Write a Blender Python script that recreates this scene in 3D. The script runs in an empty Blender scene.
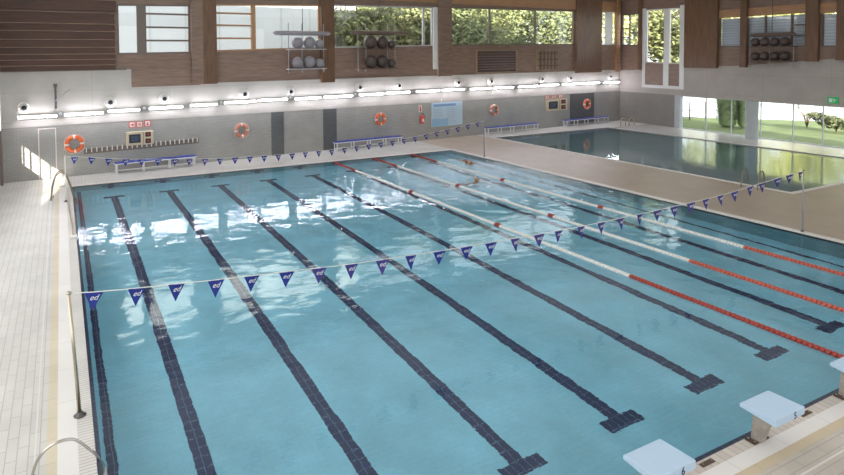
import bpy, bmesh, math, random
from mathutils import Vector, Matrix, noise
random.seed(7)
S = bpy.context.scene
COL = S.collection
PI = math.pi

# ------------------------------------------------------------------ helpers
def link(name, me, m=None, parent=None, loc=None, rot=None):
    o = bpy.data.objects.new(name, me); COL.objects.link(o)
    if me is not None and m is not None and not me.materials:
        for q in (m if isinstance(m, (list, tuple)) else [m]): me.materials.append(q)
    if parent: o.parent = parent
    if loc is not None: o.location = loc
    if rot is not None: o.rotation_euler = rot
    return o

def tag(o, label, cat, group=None, kind=None):
    if kind == 'structure':
        o['kind'] = kind; o['label'] = label; o['category'] = cat
        return o
    o['label'] = label; o['category'] = cat
    if group: o['group'] = group
    if kind: o['kind'] = kind
    return o

def thing(name, label, cat, loc=(0, 0, 0), rz=0, group=None):
    o = link(name, None, loc=loc, rot=(0, 0, rz))
    return tag(o, label, cat, group)

def box(bm, x0, x1, y0, y1, z0, z1, mi=0):
    v = [bm.verts.new(p) for p in ((x0,y0,z0),(x1,y0,z0),(x1,y1,z0),(x0,y1,z0),(x0,y0,z1),(x1,y0,z1),(x1,y1,z1),(x0,y1,z1))]
    for f in ((0,3,2,1),(4,5,6,7),(0,1,5,4),(1,2,6,5),(2,3,7,6),(3,0,4,7)):
        bm.faces.new([v[i] for i in f]).material_index = mi

def prism(bm, pts, axis, a, b, mi=0):
    """extrude a 2D outline between a and b along axis (0,1,2)"""
    def P(p, c):
        q = list(p); q.insert(axis, c); return q
    lo = [bm.verts.new(P(p, a)) for p in pts]; hi = [bm.verts.new(P(p, b)) for p in pts]
    n = len(pts)
    fs = [bm.faces.new(lo), bm.faces.new(hi)]
    for i in range(n): fs.append(bm.faces.new((lo[i], lo[(i+1) % n], hi[(i+1) % n], hi[i])))
    for f in fs: f.material_index = mi
    bmesh.ops.recalc_face_normals(bm, faces=fs)

def tube(bm, pts, r, seg=10, cap=True, smooth=True):
    pts = [Vector(p) for p in pts]; rings = []
    up = None
    for i, p in enumerate(pts):
        t = (pts[min(i+1, len(pts)-1)] - pts[max(i-1, 0)]).normalized()
        if up is None:
            up = t.orthogonal().normalized()
        up = (up - t * up.dot(t)).normalized(); w = t.cross(up)
        rr = r[i] if isinstance(r, (list, tuple)) else r
        rings.append([bm.verts.new(p + (up*math.cos(a) + w*math.sin(a))*rr) for a in [2*PI*k/seg for k in range(seg)]])
    for a, b in zip(rings, rings[1:]):
        for k in range(seg):
            f = bm.faces.new((a[k], a[(k+1) % seg], b[(k+1) % seg], b[k])); f.smooth = smooth
    if cap:
        bm.faces.new(rings[0][::-1]); bm.faces.new(rings[-1])

def arc(c, r, a0, a1, n, ax='xz'):
    out = []
    for i in range(n+1):
        a = a0 + (a1-a0)*i/n
        u, w = r*math.cos(a), r*math.sin(a)
        out.append((c[0]+u, c[1], c[2]+w) if ax == 'xz' else (c[0], c[1]+u, c[2]+w))
    return out

def lathe(bm, prof, seg=20, axis='z', o=(0, 0, 0), smooth=True):
    rings = []
    for r, h in prof:
        ring = []
        for k in range(seg):
            a = 2*PI*k/seg; u, w = r*math.cos(a), r*math.sin(a)
            p = {'z': (u, w, h), 'y': (u, h, w), 'x': (h, u, w)}[axis]
            ring.append(bm.verts.new((p[0]+o[0], p[1]+o[1], p[2]+o[2])))
        rings.append(ring)
    fs = []
    for a, b in zip(rings, rings[1:]):
        for k in range(seg):
            f = bm.faces.new((a[k], a[(k+1) % seg], b[(k+1) % seg], b[k])); f.smooth = smooth; fs.append(f)
    fs.append(bm.faces.new(rings[0][::-1])); fs.append(bm.faces.new(rings[-1]))
    bmesh.ops.recalc_face_normals(bm, faces=fs)

def torus(bm, R, r, a0=0, a1=2*PI, n=40, m=12, o=(0, 0, 0), flat=1.0):
    full = abs(a1-a0-2*PI) < 1e-4
    rings = []
    for i in range(n if full else n+1):
        a = a0 + (a1-a0)*i/n
        rings.append([bm.verts.new((o[0]+(R+r*math.cos(b))*math.cos(a), o[1]+r*flat*math.sin(b), o[2]+(R+r*math.cos(b))*math.sin(a))) for b in [2*PI*k/m for k in range(m)]])
    fs = []
    for i in range(n):
        A, B = rings[i], rings[(i+1) % len(rings)]
        for k in range(m):
            f = bm.faces.new((A[k], A[(k+1) % m], B[(k+1) % m], B[k])); f.smooth = True; fs.append(f)
    if not full: fs += [bm.faces.new(rings[0]), bm.faces.new(rings[-1])]
    bmesh.ops.recalc_face_normals(bm, faces=fs)

def mesh(fn, name='mesh'):
    bm = bmesh.new(); fn(bm); me = bpy.data.meshes.new(name); bm.to_mesh(me); bm.free(); return me

def part(name, fn, m, parent=None, loc=None, rot=None, bevel=0):
    o = link(name, mesh(fn, name), m, parent, loc, rot)
    if bevel:
        b = o.modifiers.new('b', 'BEVEL'); b.width = bevel; b.segments = 2; b.limit_method = 'ANGLE'
    return o

def text_mesh(s, size, depth=.002, shear=0):
    c = bpy.data.curves.new('t', 'FONT'); c.body = s; c.size = size; c.extrude = depth; c.align_x = 'CENTER'; c.align_y = 'CENTER'; c.shear = shear
    o = bpy.data.objects.new('t', c); COL.objects.link(o)
    bpy.context.view_layer.update()
    me = bpy.data.meshes.new_from_object(o.evaluated_get(bpy.context.evaluated_depsgraph_get()))
    bpy.data.objects.remove(o); me.materials.clear()
    return me

def copy_tree(o, parent=None):
    c = o.copy(); COL.objects.link(c)
    if parent: c.parent = parent
    for ch in list(o.children): copy_tree(ch, c)
    return c

# ------------------------------------------------------------------ materials
def mat(name, col, rough=.5, metal=0, spec=.5, emis=None, es=0):
    m = bpy.data.materials.new(name); m.use_nodes = True
    b = m.node_tree.nodes['Principled BSDF']
    b.inputs['Base Color'].default_value = (*col, 1); b.inputs['Roughness'].default_value = rough
    b.inputs['Metallic'].default_value = metal; b.inputs['Specular IOR Level'].default_value = spec
    if emis: b.inputs['Emission Color'].default_value = (*emis, 1); b.inputs['Emission Strength'].default_value = es
    return m

def N(m, t, **kw):
    n = m.node_tree.nodes.new(t)
    for k, v in kw.items(): setattr(n, k, v)
    return n
def L(m, a, b): m.node_tree.links.new(a, b)

def varied(name, col, rough=.5, scale=2.0, amt=.12, metal=0, bump=0, stretch=(1, 1, 1), spec=.5):
    m = mat(name, col, rough, metal, spec); b = m.node_tree.nodes['Principled BSDF']
    tc = N(m, 'ShaderNodeTexCoord'); mp = N(m, 'ShaderNodeMapping'); mp.inputs['Scale'].default_value = stretch
    L(m, tc.outputs['Object'], mp.inputs[0])
    nz = N(m, 'ShaderNodeTexNoise'); nz.inputs['Scale'].default_value = scale; nz.inputs['Detail'].default_value = 5
    L(m, mp.outputs[0], nz.inputs['Vector'])
    r = N(m, 'ShaderNodeValToRGB')
    r.color_ramp.elements[0].color = (*[c*(1-amt) for c in col], 1); r.color_ramp.elements[1].color = (*[min(1, c*(1+amt)) for c in col], 1)
    r.color_ramp.elements[0].position = .3; r.color_ramp.elements[1].position = .7
    L(m, nz.outputs['Fac'], r.inputs[0]); L(m, r.outputs[0], b.inputs['Base Color'])
    if bump:
        bp = N(m, 'ShaderNodeBump'); bp.inputs['Strength'].default_value = bump; bp.inputs['Distance'].default_value = .02
        L(m, nz.outputs['Fac'], bp.inputs['Height']); L(m, bp.outputs[0], b.inputs['Normal'])
    return m

def tiles(name, c1, c2, grout, w, h, gap=.006, rough=.4, off=.5, swap=None, amt=.1, rotz=0, spec=.5):
    m = mat(name, c1, rough, spec=spec); b = m.node_tree.nodes['Principled BSDF']
    tc = N(m, 'ShaderNodeTexCoord'); src = tc.outputs['Object']
    sp = N(m, 'ShaderNodeSeparateXYZ'); cb = N(m, 'ShaderNodeCombineXYZ'); L(m, src, sp.inputs[0])
    o = swap or 'XY'
    L(m, sp.outputs[o[0]], cb.inputs['X']); L(m, sp.outputs[o[1]], cb.inputs['Y'])
    br = N(m, 'ShaderNodeTexBrick'); br.offset = off
    br.inputs['Color1'].default_value = (*c1, 1); br.inputs['Color2'].default_value = (*c2, 1); br.inputs['Mortar'].default_value = (*grout, 1)
    br.inputs['Scale'].default_value = 1; br.inputs['Brick Width'].default_value = w; br.inputs['Row Height'].default_value = h
    br.inputs['Mortar Size'].default_value = gap; br.inputs['Mortar Smooth'].default_value = .2
    L(m, cb.outputs[0], br.inputs['Vector'])
    nz = N(m, 'ShaderNodeTexNoise'); nz.inputs['Scale'].default_value = .8; nz.inputs['Detail'].default_value = 6
    L(m, src, nz.inputs['Vector'])
    mr = N(m, 'ShaderNodeMapRange'); mr.inputs['From Min'].default_value = .3; mr.inputs['From Max'].default_value = .7
    mr.inputs['To Min'].default_value = 1-amt; mr.inputs['To Max'].default_value = 1+amt*.5
    L(m, nz.outputs['Fac'], mr.inputs[0])
    hs = N(m, 'ShaderNodeHueSaturation'); L(m, br.outputs['Color'], hs.inputs['Color']); L(m, mr.outputs[0], hs.inputs['Value'])
    L(m, hs.outputs[0], b.inputs['Base Color'])
    return m

M = {}
M['wall_tile'] = tiles('wall_tile', (.35,.345,.325), (.38,.37,.35), (.27,.265,.25), .30, .10, .008, .3, swap='XZ')
M['pilaster'] = tiles('pilaster_tile', (.115,.12,.125), (.13,.135,.14), (.09,.09,.09), .30, .10, .008, .3, swap='XZ')
M['door_tile'] = tiles('door_tile', (.36,.36,.345), (.38,.38,.36), (.27,.27,.26), .10, .10, .006, .3, swap='XZ', off=0)
M['side_tile'] = tiles('side_tile', (.27,.255,.235), (.29,.275,.25), (.2,.19,.18), .30, .10, .008, .3, swap='XZ')
M['concrete'] = tiles('concrete_panel', (.52,.495,.46), (.54,.515,.475), (.42,.40,.37), 4.2, 1.45, .012, .7, swap='XZ', amt=.12, off=0)
M['concrete_warm'] = tiles('concrete_warm', (.44,.405,.37), (.46,.42,.385), (.35,.32,.29), 4.2, 1.45, .012, .6, swap='XZ', amt=.12, off=0)
M['white_wall'] = varied('white_wall', (.74,.73,.7), .6, 1.5, .05)
M['timber'] = varied('timber_panel', (.25,.165,.125), .45, 1.2, .2, stretch=(1, 1, 6))
M['timber_dark'] = varied('timber_dark', (.17,.09,.05), .4, 1.4, .25, stretch=(6, 6, .6))
M['timber_light'] = varied('timber_light', (.45,.25,.13), .45, 1.4, .15, stretch=(1, 1, 8))
M['louvre_frame'] = varied('louvre_frame', (.36,.25,.18), .5, 2, .15)
M['slat'] = varied('timber_slat', (.085,.035,.022), .4, 1.6, .3, stretch=(.6, 6, 6))
M['deck_left'] = tiles('deck_left', (.60,.59,.565), (.64,.63,.60), (.42,.41,.39), .62, .155, .007, .38, swap='YX', amt=.12)
M['deck_right'] = tiles('deck_right', (.46,.375,.30), (.48,.395,.315), (.39,.32,.26), .31, .155, .006, .32, swap='YX', amt=.1)
M['deck_near'] = tiles('deck_near', (.57,.51,.455), (.61,.55,.49), (.43,.38,.34), .62, .155, .007, .38, swap='XY', amt=.22)
M['coping'] = tiles('coping', (.78,.765,.75), (.80,.785,.77), (.6,.59,.58), 1.2, 3, .006, .35, swap='YX', amt=.06)
M['coping_x'] = tiles('coping_x', (.78,.75,.73), (.80,.77,.75), (.55,.53,.51), 1.2, 3, .006, .35, swap='XY', amt=.06)
M['yellow'] = tiles('yellow_band', (.64,.57,.44), (.67,.60,.47), (.5,.44,.34), .62, 3, .006, .4, swap='YX')
M['yellow_x'] = tiles('yellow_band_x', (.60,.50,.36), (.64,.53,.38), (.48,.40,.30), .62, 3, .006, .4, swap='XY')
M['grate'] = tiles('gutter_grate', (.66,.64,.62), (.69,.67,.65), (.40,.385,.37), 3, .075, .008, .4, swap='XY', amt=.1)
M['grate_x'] = tiles('gutter_grate_x', (.60,.54,.50), (.66,.60,.55), (.40,.35,.32), .15, 3, .008, .4, swap='XY', amt=.15)
M['white_line'] = mat('white_line', (.7,.69,.67), .4)
M['steel'] = mat('stainless_steel', (.52,.50,.47), .22, 1)
M['rail_bronze'] = mat('warm_steel', (.55,.47,.36), .3, 1)
M['rail_dark'] = mat('brown_steel', (.30,.25,.19), .3, 1)
M['dark_metal'] = mat('dark_metal', (.12,.12,.12), .4, .6)
M['brown_plate'] = mat('brown_plate', (.10,.065,.05), .4, .3)
M['white_plastic'] = mat('white_plastic', (.80,.80,.78), .35)
M['white_paint'] = mat('white_paint', (.82,.82,.81), .4)
M['float_white'] = mat('float_white', (.82,.82,.80), .35)
M['float_red'] = mat('float_red', (.55,.11,.07), .4)
M['float_mred'] = mat('float_deep_red', (.38,.05,.035), .4)
M['float_dred'] = mat('float_dark_red', (.32,.03,.02), .4)
M['navy'] = mat('navy_cloth', (.012,.03,.26), .6)
M['navy2'] = mat('violet_navy_cloth', (.05,.04,.24), .6)
M['cord'] = mat('white_cord', (.75,.75,.72), .6)
M['print_white'] = mat('white_print', (.85,.85,.88), .6)
M['orange'] = varied('life_ring_orange', (.78,.16,.05), .5, 8, .15)
M['orange_pale'] = varied('faded_ring_orange', (.62,.24,.16), .5, 8, .12)
M['ring_band'] = mat('ring_band', (.80,.72,.68), .5)
M['clock_body'] = mat('clock_body', (.62,.52,.38), .5)
M['dial'] = mat('dial_dark', (.03,.03,.035), .25)
M['red_sign'] = mat('red_sign', (.60,.06,.05), .5)
M['blue_seat'] = mat('blue_seat', (.03,.06,.42), .4)
M['poster'] = mat('poster_blue', (.50,.66,.78), .5)
M['poster_top'] = mat('poster_dark_blue', (.22,.36,.60), .5)
M['poster_low'] = mat('poster_mid_blue', (.30,.52,.74), .5)
M['print_grey'] = mat('print_grey', (.38,.46,.56), .6)
M['block_top'] = varied('block_fibreglass', (.50,.66,.84), .45, 30, .03, bump=.1)
M['block_leg'] = varied('block_pedestal', (.36,.33,.29), .6, 6, .25)
M['number'] = mat('number_black', (.02,.02,.04), .5)
M['tube'] = mat('tube_light', (1, 1, 1), .3, emis=(.93,.90,1.0), es=42)
M['nozzle'] = mat('nozzle_white', (.80,.79,.76), .4)
M['ball'] = mat('ball_brown', (.085,.06,.055), .4)
M['ball_grey'] = mat('ball_grey', (.30,.28,.31), .4)
M['rack_wood'] = mat('rack_bar', (.15,.10,.08), .5)
M['rack_grey'] = mat('rack_grey_bar', (.34,.31,.33), .5)
M['exit_green'] = mat('exit_green', (.02,.32,.10), .4, emis=(.02,.45,.12), es=.35)
M['blind'] = tiles('blind_slats', (.58,.63,.72), (.60,.65,.74), (.42,.46,.54), 30, .20, .03, .5, swap='XZ', amt=.03)
M['frame_grey'] = mat('window_frame_grey', (.50,.50,.50), .4)
M['frame_dark'] = mat('window_frame_dark', (.18,.14,.12), .4)
M['col_grey'] = varied('column_grey', (.48,.52,.54), .5, 2, .06)
M['grass'] = varied('lawn', (.16,.21,.08), .9, .6, .2)
M['facade'] = varied('pale_facade', (.60,.63,.62), .8, .4, .04)
M['paving'] = varied('paving', (.80,.80,.82), .8, .5, .05)
M['hedge'] = varied('thuja_green', (.33,.42,.23), .8, 3, .4)
M['leaf'] = varied('leaf_green', (.20,.22,.09), .7, 1.0, .35)
M['leaf_dark'] = varied('leaf_deep_green', (.16,.185,.08), .7, .8, .4)
M['leaf_bright'] = varied('leaf_bright_yellow_green', (.80,.80,.36), .7, .5, .25)
M['leaf_yellow'] = varied('leaf_yellow_green', (.23,.235,.10), .7, 1.0, .4)
M['bark'] = varied('bark', (.16,.11,.07), .9, 6, .3)
M['skin'] = mat('skin', (.42,.22,.13), .45)
M['cap'] = mat('orange_cap', (.52,.26,.05), .4)
M['suit'] = mat('dark_swimsuit', (.03,.03,.05), .5)
M['black_hair'] = mat('dark_hair', (.02,.015,.01), .5)
M['paint_grey'] = mat('grey_paint', (.35,.35,.36), .5)
M['ceiling'] = varied('ceiling_white', (.78,.76,.72), .7, 1, .04)

def glassy(name='window_glass'):
    m = bpy.data.materials.new(name); m.use_nodes = True; nt = m.node_tree; nt.nodes.clear()
    o = N(m, 'ShaderNodeOutputMaterial'); t = N(m, 'ShaderNodeBsdfTransparent'); g = N(m, 'ShaderNodeBsdfGlossy'); g.inputs['Roughness'].default_value = 0.02
    lw = N(m, 'ShaderNodeLayerWeight'); pw = N(m, 'ShaderNodeMath', operation='POWER'); pw.inputs[1].default_value = 5; L(m, lw.outputs['Facing'], pw.inputs[0])
    f = N(m, 'ShaderNodeMath', operation='MULTIPLY_ADD'); f.inputs[1].default_value = .8; f.inputs[2].default_value = .05; L(m, pw.outputs[0], f.inputs[0]); x = N(m, 'ShaderNodeMixShader')
    t.inputs[0].default_value = (.97,.98,.98,1)
    L(m, f.outputs[0], x.inputs[0]); L(m, t.outputs[0], x.inputs[1]); L(m, g.outputs[0], x.inputs[2]); L(m, x.outputs[0], o.inputs[0]); return m
M['glass'] = glassy()

def water(name, amp, big, seeds):
    """clear refracting water, surface roughened by small ripples and a slow swell"""
    m = bpy.data.materials.new(name); m.use_nodes = True; nt = m.node_tree; nt.nodes.clear()
    o = N(m, 'ShaderNodeOutputMaterial'); g = N(m, 'ShaderNodeBsdfGlass'); g.inputs['IOR'].default_value = 1.333; g.inputs['Roughness'].default_value = 0.0
    g.inputs['Color'].default_value = (.93,.98,1,1)
    tc = N(m, 'ShaderNodeTexCoord')
    mp = N(m, 'ShaderNodeMapping'); mp.inputs['Rotation'].default_value = (0, 0, .5); mp.inputs['Scale'].default_value = (1, 1.5, 1)
    L(m, tc.outputs['Object'], mp.inputs[0])
    n1 = N(m, 'ShaderNodeTexNoise'); n1.inputs['Scale'].default_value = 5.0; n1.inputs['Detail'].default_value = 2.0; n1.inputs['Roughness'].default_value = .5
    n2 = N(m, 'ShaderNodeTexNoise'); n2.inputs['Scale'].default_value = 1.0; n2.inputs['Detail'].default_value = 1.0
    L(m, mp.outputs[0], n1.inputs['Vector']); L(m, mp.outputs[0], n2.inputs['Vector'])
    h = N(m, 'ShaderNodeMath', operation='MULTIPLY_ADD'); h.inputs[1].default_value = big; L(m, n2.outputs['Fac'], h.inputs[0])
    a = N(m, 'ShaderNodeMath', operation='MULTIPLY'); L(m, n1.outputs['Fac'], a.inputs[0])
    n3 = N(m, 'ShaderNodeTexNoise'); n3.inputs['Scale'].default_value = 11; n3.inputs['Detail'].default_value = 1.5; L(m, mp.outputs[0], n3.inputs['Vector'])
    a3 = N(m, 'ShaderNodeMath', operation='MULTIPLY'); L(m, n3.outputs['Fac'], a3.inputs[0])
    acc = None
    base = N(m, 'ShaderNodeValue'); base.outputs[0].default_value = amp; acc = base.outputs[0]
    for (cx, cy, r, k) in seeds:      # churned water around the swimmers
        d = N(m, 'ShaderNodeVectorMath', operation='DISTANCE'); L(m, tc.outputs['Object'], d.inputs[0]); d.inputs[1].default_value = (cx, cy, 0)
        mr = N(m, 'ShaderNodeMapRange', interpolation_type='SMOOTHSTEP'); mr.inputs['From Min'].default_value = 0; mr.inputs['From Max'].default_value = r
        mr.inputs['To Min'].default_value = k; mr.inputs['To Max'].default_value = 0
        L(m, d.outputs['Value'], mr.inputs[0])
        s = N(m, 'ShaderNodeMath', operation='ADD'); L(m, acc, s.inputs[0]); L(m, mr.outputs[0], s.inputs[1]); acc = s.outputs[0]
    L(m, acc, a.inputs[1]); a3.inputs[1].default_value = amp; s3 = N(m, 'ShaderNodeMath', operation='MULTIPLY_ADD'); s3.inputs[1].default_value = .4; L(m, a3.outputs[0], s3.inputs[0]); L(m, a.outputs[0], s3.inputs[2]); L(m, s3.outputs[0], h.inputs[2])
    b = N(m, 'ShaderNodeBump'); b.inputs['Strength'].default_value = 1; b.inputs['Distance'].default_value = 1
    L(m, h.outputs[0], b.inputs['Height']); L(m, b.outputs[0], g.inputs['Normal'])
    L(m, g.outputs[0], o.inputs['Surface']); return m
M['water'] = water('pool_water', .0030, .0, [])
M['water2'] = water('calm_pool_water', .0022, .004, [])

# ------------------------------------------------------------------ frames of the two seen walls
FA = Vector((-3.1, 27.5, 0)); FT = Vector((46.2, 3.5, 0)).normalized(); FR = math.atan2(FT.y, FT.x)
RA = Vector((44.46, 31.1, 0)); RT = Vector((-1.46, -17.5, 0)).normalized(); RR = math.atan2(RT.y, RT.x)
def fw(s, y=0, z=0): return FA + FT*s + Vector((-FT.y, FT.x, 0))*y + Vector((0, 0, z))
def rw(s, y=0, z=0): return RA + RT*s + Vector((-RT.y, RT.x, 0))*y + Vector((0, 0, z))
def fpart(name, fn, m, parent=None): return part(name, fn, m, parent, FA if parent is None else None, (0, 0, FR) if parent is None else None)
def rpart(name, fn, m, parent=None): return part(name, fn, m, parent, RA if parent is None else None, (0, 0, RR) if parent is None else None)
def st(o, label, cat): return tag(o, label, cat, kind='structure')

W, LEN = 21.65, 25.0
PX0, PX1, PY0, PY1 = 27.6, 39.4, 8.75, 28.0

# ------------------------------------------------------------------ floor
def floor_fn(mi_fn):
    pass
def slab(bm, pts, z=0, t=.12, mi=0): prism(bm, pts, 2, z-t, z, mi)
farL = lambda x: 27.5 + (x+3.1)*3.5/46.2
def fl(bm):
    slab(bm, [(-3.05,-7.9), (-.68,-7.9), (-.68,farL(-.68)), (-3.05,farL(-3.05))], mi=0)
    slab(bm, [(-.68,-7.9), (W+.34,-7.9), (W+.34,-.55), (-.68,-.55)], mi=2)
    slab(bm, [(-.68,25.4), (W+.34,25.4), (W+.34,farL(W+.34)), (-.68,farL(-.68))], mi=0)
    slab(bm, [(W+.34,-7.9), (PX0-.12,-7.9), (PX0-.12,farL(PX0-.12)), (W+.34,farL(W+.34))], mi=1)
    slab(bm, [(PX0-.12,-7.9), (41.5,-7.9), (43.05,PY0-.2), (PX0-.12,PY0-.2)], mi=1)
    slab(bm, [(PX0-.12,PY1+.12), (44.3,PY1+.12), (44.46,farL(44.46)), (PX0-.12,farL(PX0-.12))], mi=0)
    slab(bm, [(PX1+.12,PY0-.2), (42.6,PY0-.2), (44.2,PY1+.12), (PX1+.12,PY1+.12)], mi=3)
M['deck_glare'] = tiles('deck_window_side', (.70,.69,.68), (.73,.72,.71), (.55,.54,.53), .62, .155, .007, .22, swap='YX', amt=.05)  # deck tile whitened to carry the sky glare beside the garden window
o = part('floor', fl, [M['deck_left'], M['deck_right'], M['deck_near'], M['deck_glare']]); st(o, 'tiled pool deck, cream on the left and tan on the right', 'floor')

def rect(name, x0, x1, y0, y1, z0, z1, m, label, bevel=0):
    o = part(name, lambda bm: box(bm, x0, x1, y0, y1, z0, z1), m); return st(o, label, 'trim')
rect('trim_1', -.68, -.53, -7.9, farL(-.6)-.02, -.12, .002, M['yellow'], 'yellow tile band along the left deck')
rect('trim_2', -.53, -.24, -.55, 25.4, -.12, .002, M['coping'], 'white coping along the left pool edge')
rect('trim_3', -.24, 0, -.18, 25.15, -.12, .0, M['grate'], 'gutter grate along the left pool edge')
rect('trim_4', -.53, W+.34, -.55, -.41, -.12, .002, M['yellow_x'], 'yellow tile band behind the starting blocks')
rect('trim_5', -.53, W+.34, -.41, -.18, -.12, .003, M['coping_x'], 'white coping along the near pool edge')
rect('trim_6', -.24, W+.1, -.18, 0, -.12, .001, M['grate_x'], 'gutter grate along the near pool edge')
rect('trim_7', -.53, W+.34, 25.15, 25.4, -.12, .002, M['coping_x'], 'white coping along the far pool edge')
rect('trim_8', -.24, W+.1, 25.0, 25.15, -.12, .001, M['grate_x'], 'gutter strip along the far pool edge')
rect('trim_9', W+.10, W+.34, -.18, 25.15, -.12, .02, M['coping'], 'white coping along the right pool edge')
rect('trim_10', W, W+.10, -.0, 25.0, -.12, .0, M['grate'], 'gutter strip along the right pool edge')
rect('trim_11', -.85, -.825, -7.8, 27.4, .0, .004, M['white_line'], 'thin white line on the left deck')
rect('trim_12', -.8, W, -.86, -.835, .0, .004, M['white_line'], 'thin white line on the near deck')
rect('trim_13', PX0-.12, PX0+.06, PY0-.2, PY1+.12, -.12, .03, M['coping'], 'white curb along the small pool, left side')
rect('trim_14', PX0+.06, PX1+.12, PY0-.2, PY0, -.12, .03, M['coping_x'], 'white curb along the small pool, near side')
rect('trim_15', PX0+.06, PX1+.12, PY1, PY1+.12, -.12, .03, M['coping_x'], 'white curb along the small pool, far side')
rect('trim_16', PX1, PX1+.12, PY0, PY1, -.12, .03, M['coping'], 'white curb along the small pool, window side')

# ------------------------------------------------------------------ pool shells
POOLC = (.34,.72,.88)
M['pool_tile'] = tiles('pool_floor_tile', POOLC, tuple(c*.96 for c in POOLC), tuple(c*.91 for c in POOLC), .25, .125, .008, .5, amt=.16)
M['pool_wall'] = tiles('pool_wall_tile', (.24,.44,.48), (.22,.42,.46), (.2,.4,.44), .25, .125, .006, .5, swap='YZ', amt=.08)
M['lane_tile'] = tiles('lane_line_tile', (.012,.025,.10), (.016,.03,.115), (.16,.24,.36), .15, .25, .006, .4, off=0)
M['pool2_tile'] = tiles('small_pool_tile', (.13,.26,.28), (.14,.27,.29), (.11,.22,.24), .25, .125, .006, .5, amt=.08)
Zn, Zf = -1.79, -1.02
def fz(y): return Zn + (Zf-Zn)*y/LEN
def pool(bm):
    z0, z1 = Zn-.12, Zf-.12
    v = [bm.verts.new(p) for p in ((0,0,Zn),(W,0,Zn),(W,LEN,Zf),(0,LEN,Zf),(0,0,0),(W,0,0),(W,LEN,0),(0,LEN,0))]
    for f, mi in (((0,1,2,3),0),((0,4,5,1),1),((1,5,6,2),1),((2,6,7,3),1),((3,7,4,0),1)):
        bm.faces.new([v[i] for i in f]).material_index = mi
    # outside skin so the basin has thickness
    u = [bm.verts.new(p) for p in ((-.2,-.2,Zn-.2),(W+.2,-.2,Zn-.2),(W+.2,LEN+.2,Zn-.2),(-.2,LEN+.2,Zn-.2),(-.2,-.2,-.125),(W+.2,-.2,-.125),(W+.2,LEN+.2,-.125),(-.2,LEN+.2,-.125))]
    for f in ((3,2,1,0),(1,5,4,0),(2,6,5,1),(3,7,6,2),(0,4,7,3)):
        bm.faces.new([u[i] for i in f]).material_index = 1
o = part('floor_pool_basin', pool, [M['pool_tile'], M['pool_wall']]); st(o, 'light blue tiled basin of the swimming pool', 'pool basin')

LX = [1.70, 4.12, 6.54, 8.99, 11.44, 13.88, 16.37, 18.87]
def strip(bm, x0, x1, y0, y1, t=.006):
    n = max(1, int((y1-y0)/1.0))
    for i in range(n):
        a, b = y0+(y1-y0)*i/n, y0+(y1-y0)*(i+1)/n
        v = [bm.verts.new((x, y, fz(y)+t)) for x, y in ((x0,a),(x1,a),(x1,b),(x0,b))]
        bm.faces.new(v)
for i, x in enumerate(LX):
    def f(bm):
        strip(bm, -.15, .15, 2.24, 23.1); strip(bm, -.45, .45, 1.95, 2.25, .007); strip(bm, -.45, .45, 23.0, 23.3, .007)
    o = part('trim_%d' % (20+i), f, M['lane_tile'], None, (x, 0, 0)); st(o, 'dark blue lane line tiled on the pool floor', 'lane line')
def f(bm): strip(bm, .20, .36, .1, 24.9); strip(bm, W-.80, W-.66, .1, 24.9)
st(part('trim_28', f, M['lane_tile']), 'narrow dark line along the foot of the pool sides', 'trim')
def f(bm):
    box(bm, 0, .07, 0, LEN, -.20, -.035); box(bm, .07, W-.03, 0, .09, -.20, -.035); box(bm, W-.03, W, 0, LEN, -.12, -.06); box(bm, .07, W-.03, LEN-.03, LEN, -.12, -.06)
M['band_dark'] = tiles('waterline_tile', (.035,.05,.11), (.045,.06,.13), (.12,.15,.22), .15, .15, .006, .4, off=0)
st(part('trim_29', f, M['band_dark']), 'dark blue tile band at the waterline', 'trim')
for i, x in enumerate(LX):   # wall targets at the far end
    def f(bm, x=x): box(bm, x-.14, x+.14, LEN-.012, LEN-.004, Zf, -.15); box(bm, x-.4, x+.4, LEN-.014, LEN-.006, -.6, -.35)
    st(part('trim_%d' % (30+i), f, M['lane_tile']), 'dark cross target on the far pool wall', 'trim')

def pool2(bm):
    z = -.95
    v = [bm.verts.new(p) for p in ((PX0,PY0,z),(PX1,PY0,z),(PX1,PY1,z),(PX0,PY1,z),(PX0,PY0,0),(PX1,PY0,0),(PX1,PY1,0),(PX0,PY1,0))]
    for f in ((0,1,2,3),(0,4,5,1),(1,5,6,2),(2,6,7,3),(3,7,4,0)): bm.faces.new([v[i] for i in f])
    e = .1
    u = [bm.verts.new(p) for p in ((PX0-e,PY0-e,z-e),(PX1+e,PY0-e,z-e),(PX1+e,PY1+e,z-e),(PX0-e,PY1+e,z-e),(PX0-e,PY0-e,-.125),(PX1+e,PY0-e,-.125),(PX1+e,PY1+e,-.125),(PX0-e,PY1+e,-.125))]
    for f in ((3,2,1,0),(1,5,4,0),(2,6,5,1),(3,7,6,2),(0,4,7,3)): bm.faces.new([u[i] for i in f])
st(part('floor_small_basin', pool2, M['pool2_tile']), 'darker tiled basin of the small pool', 'pool basin')

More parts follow.
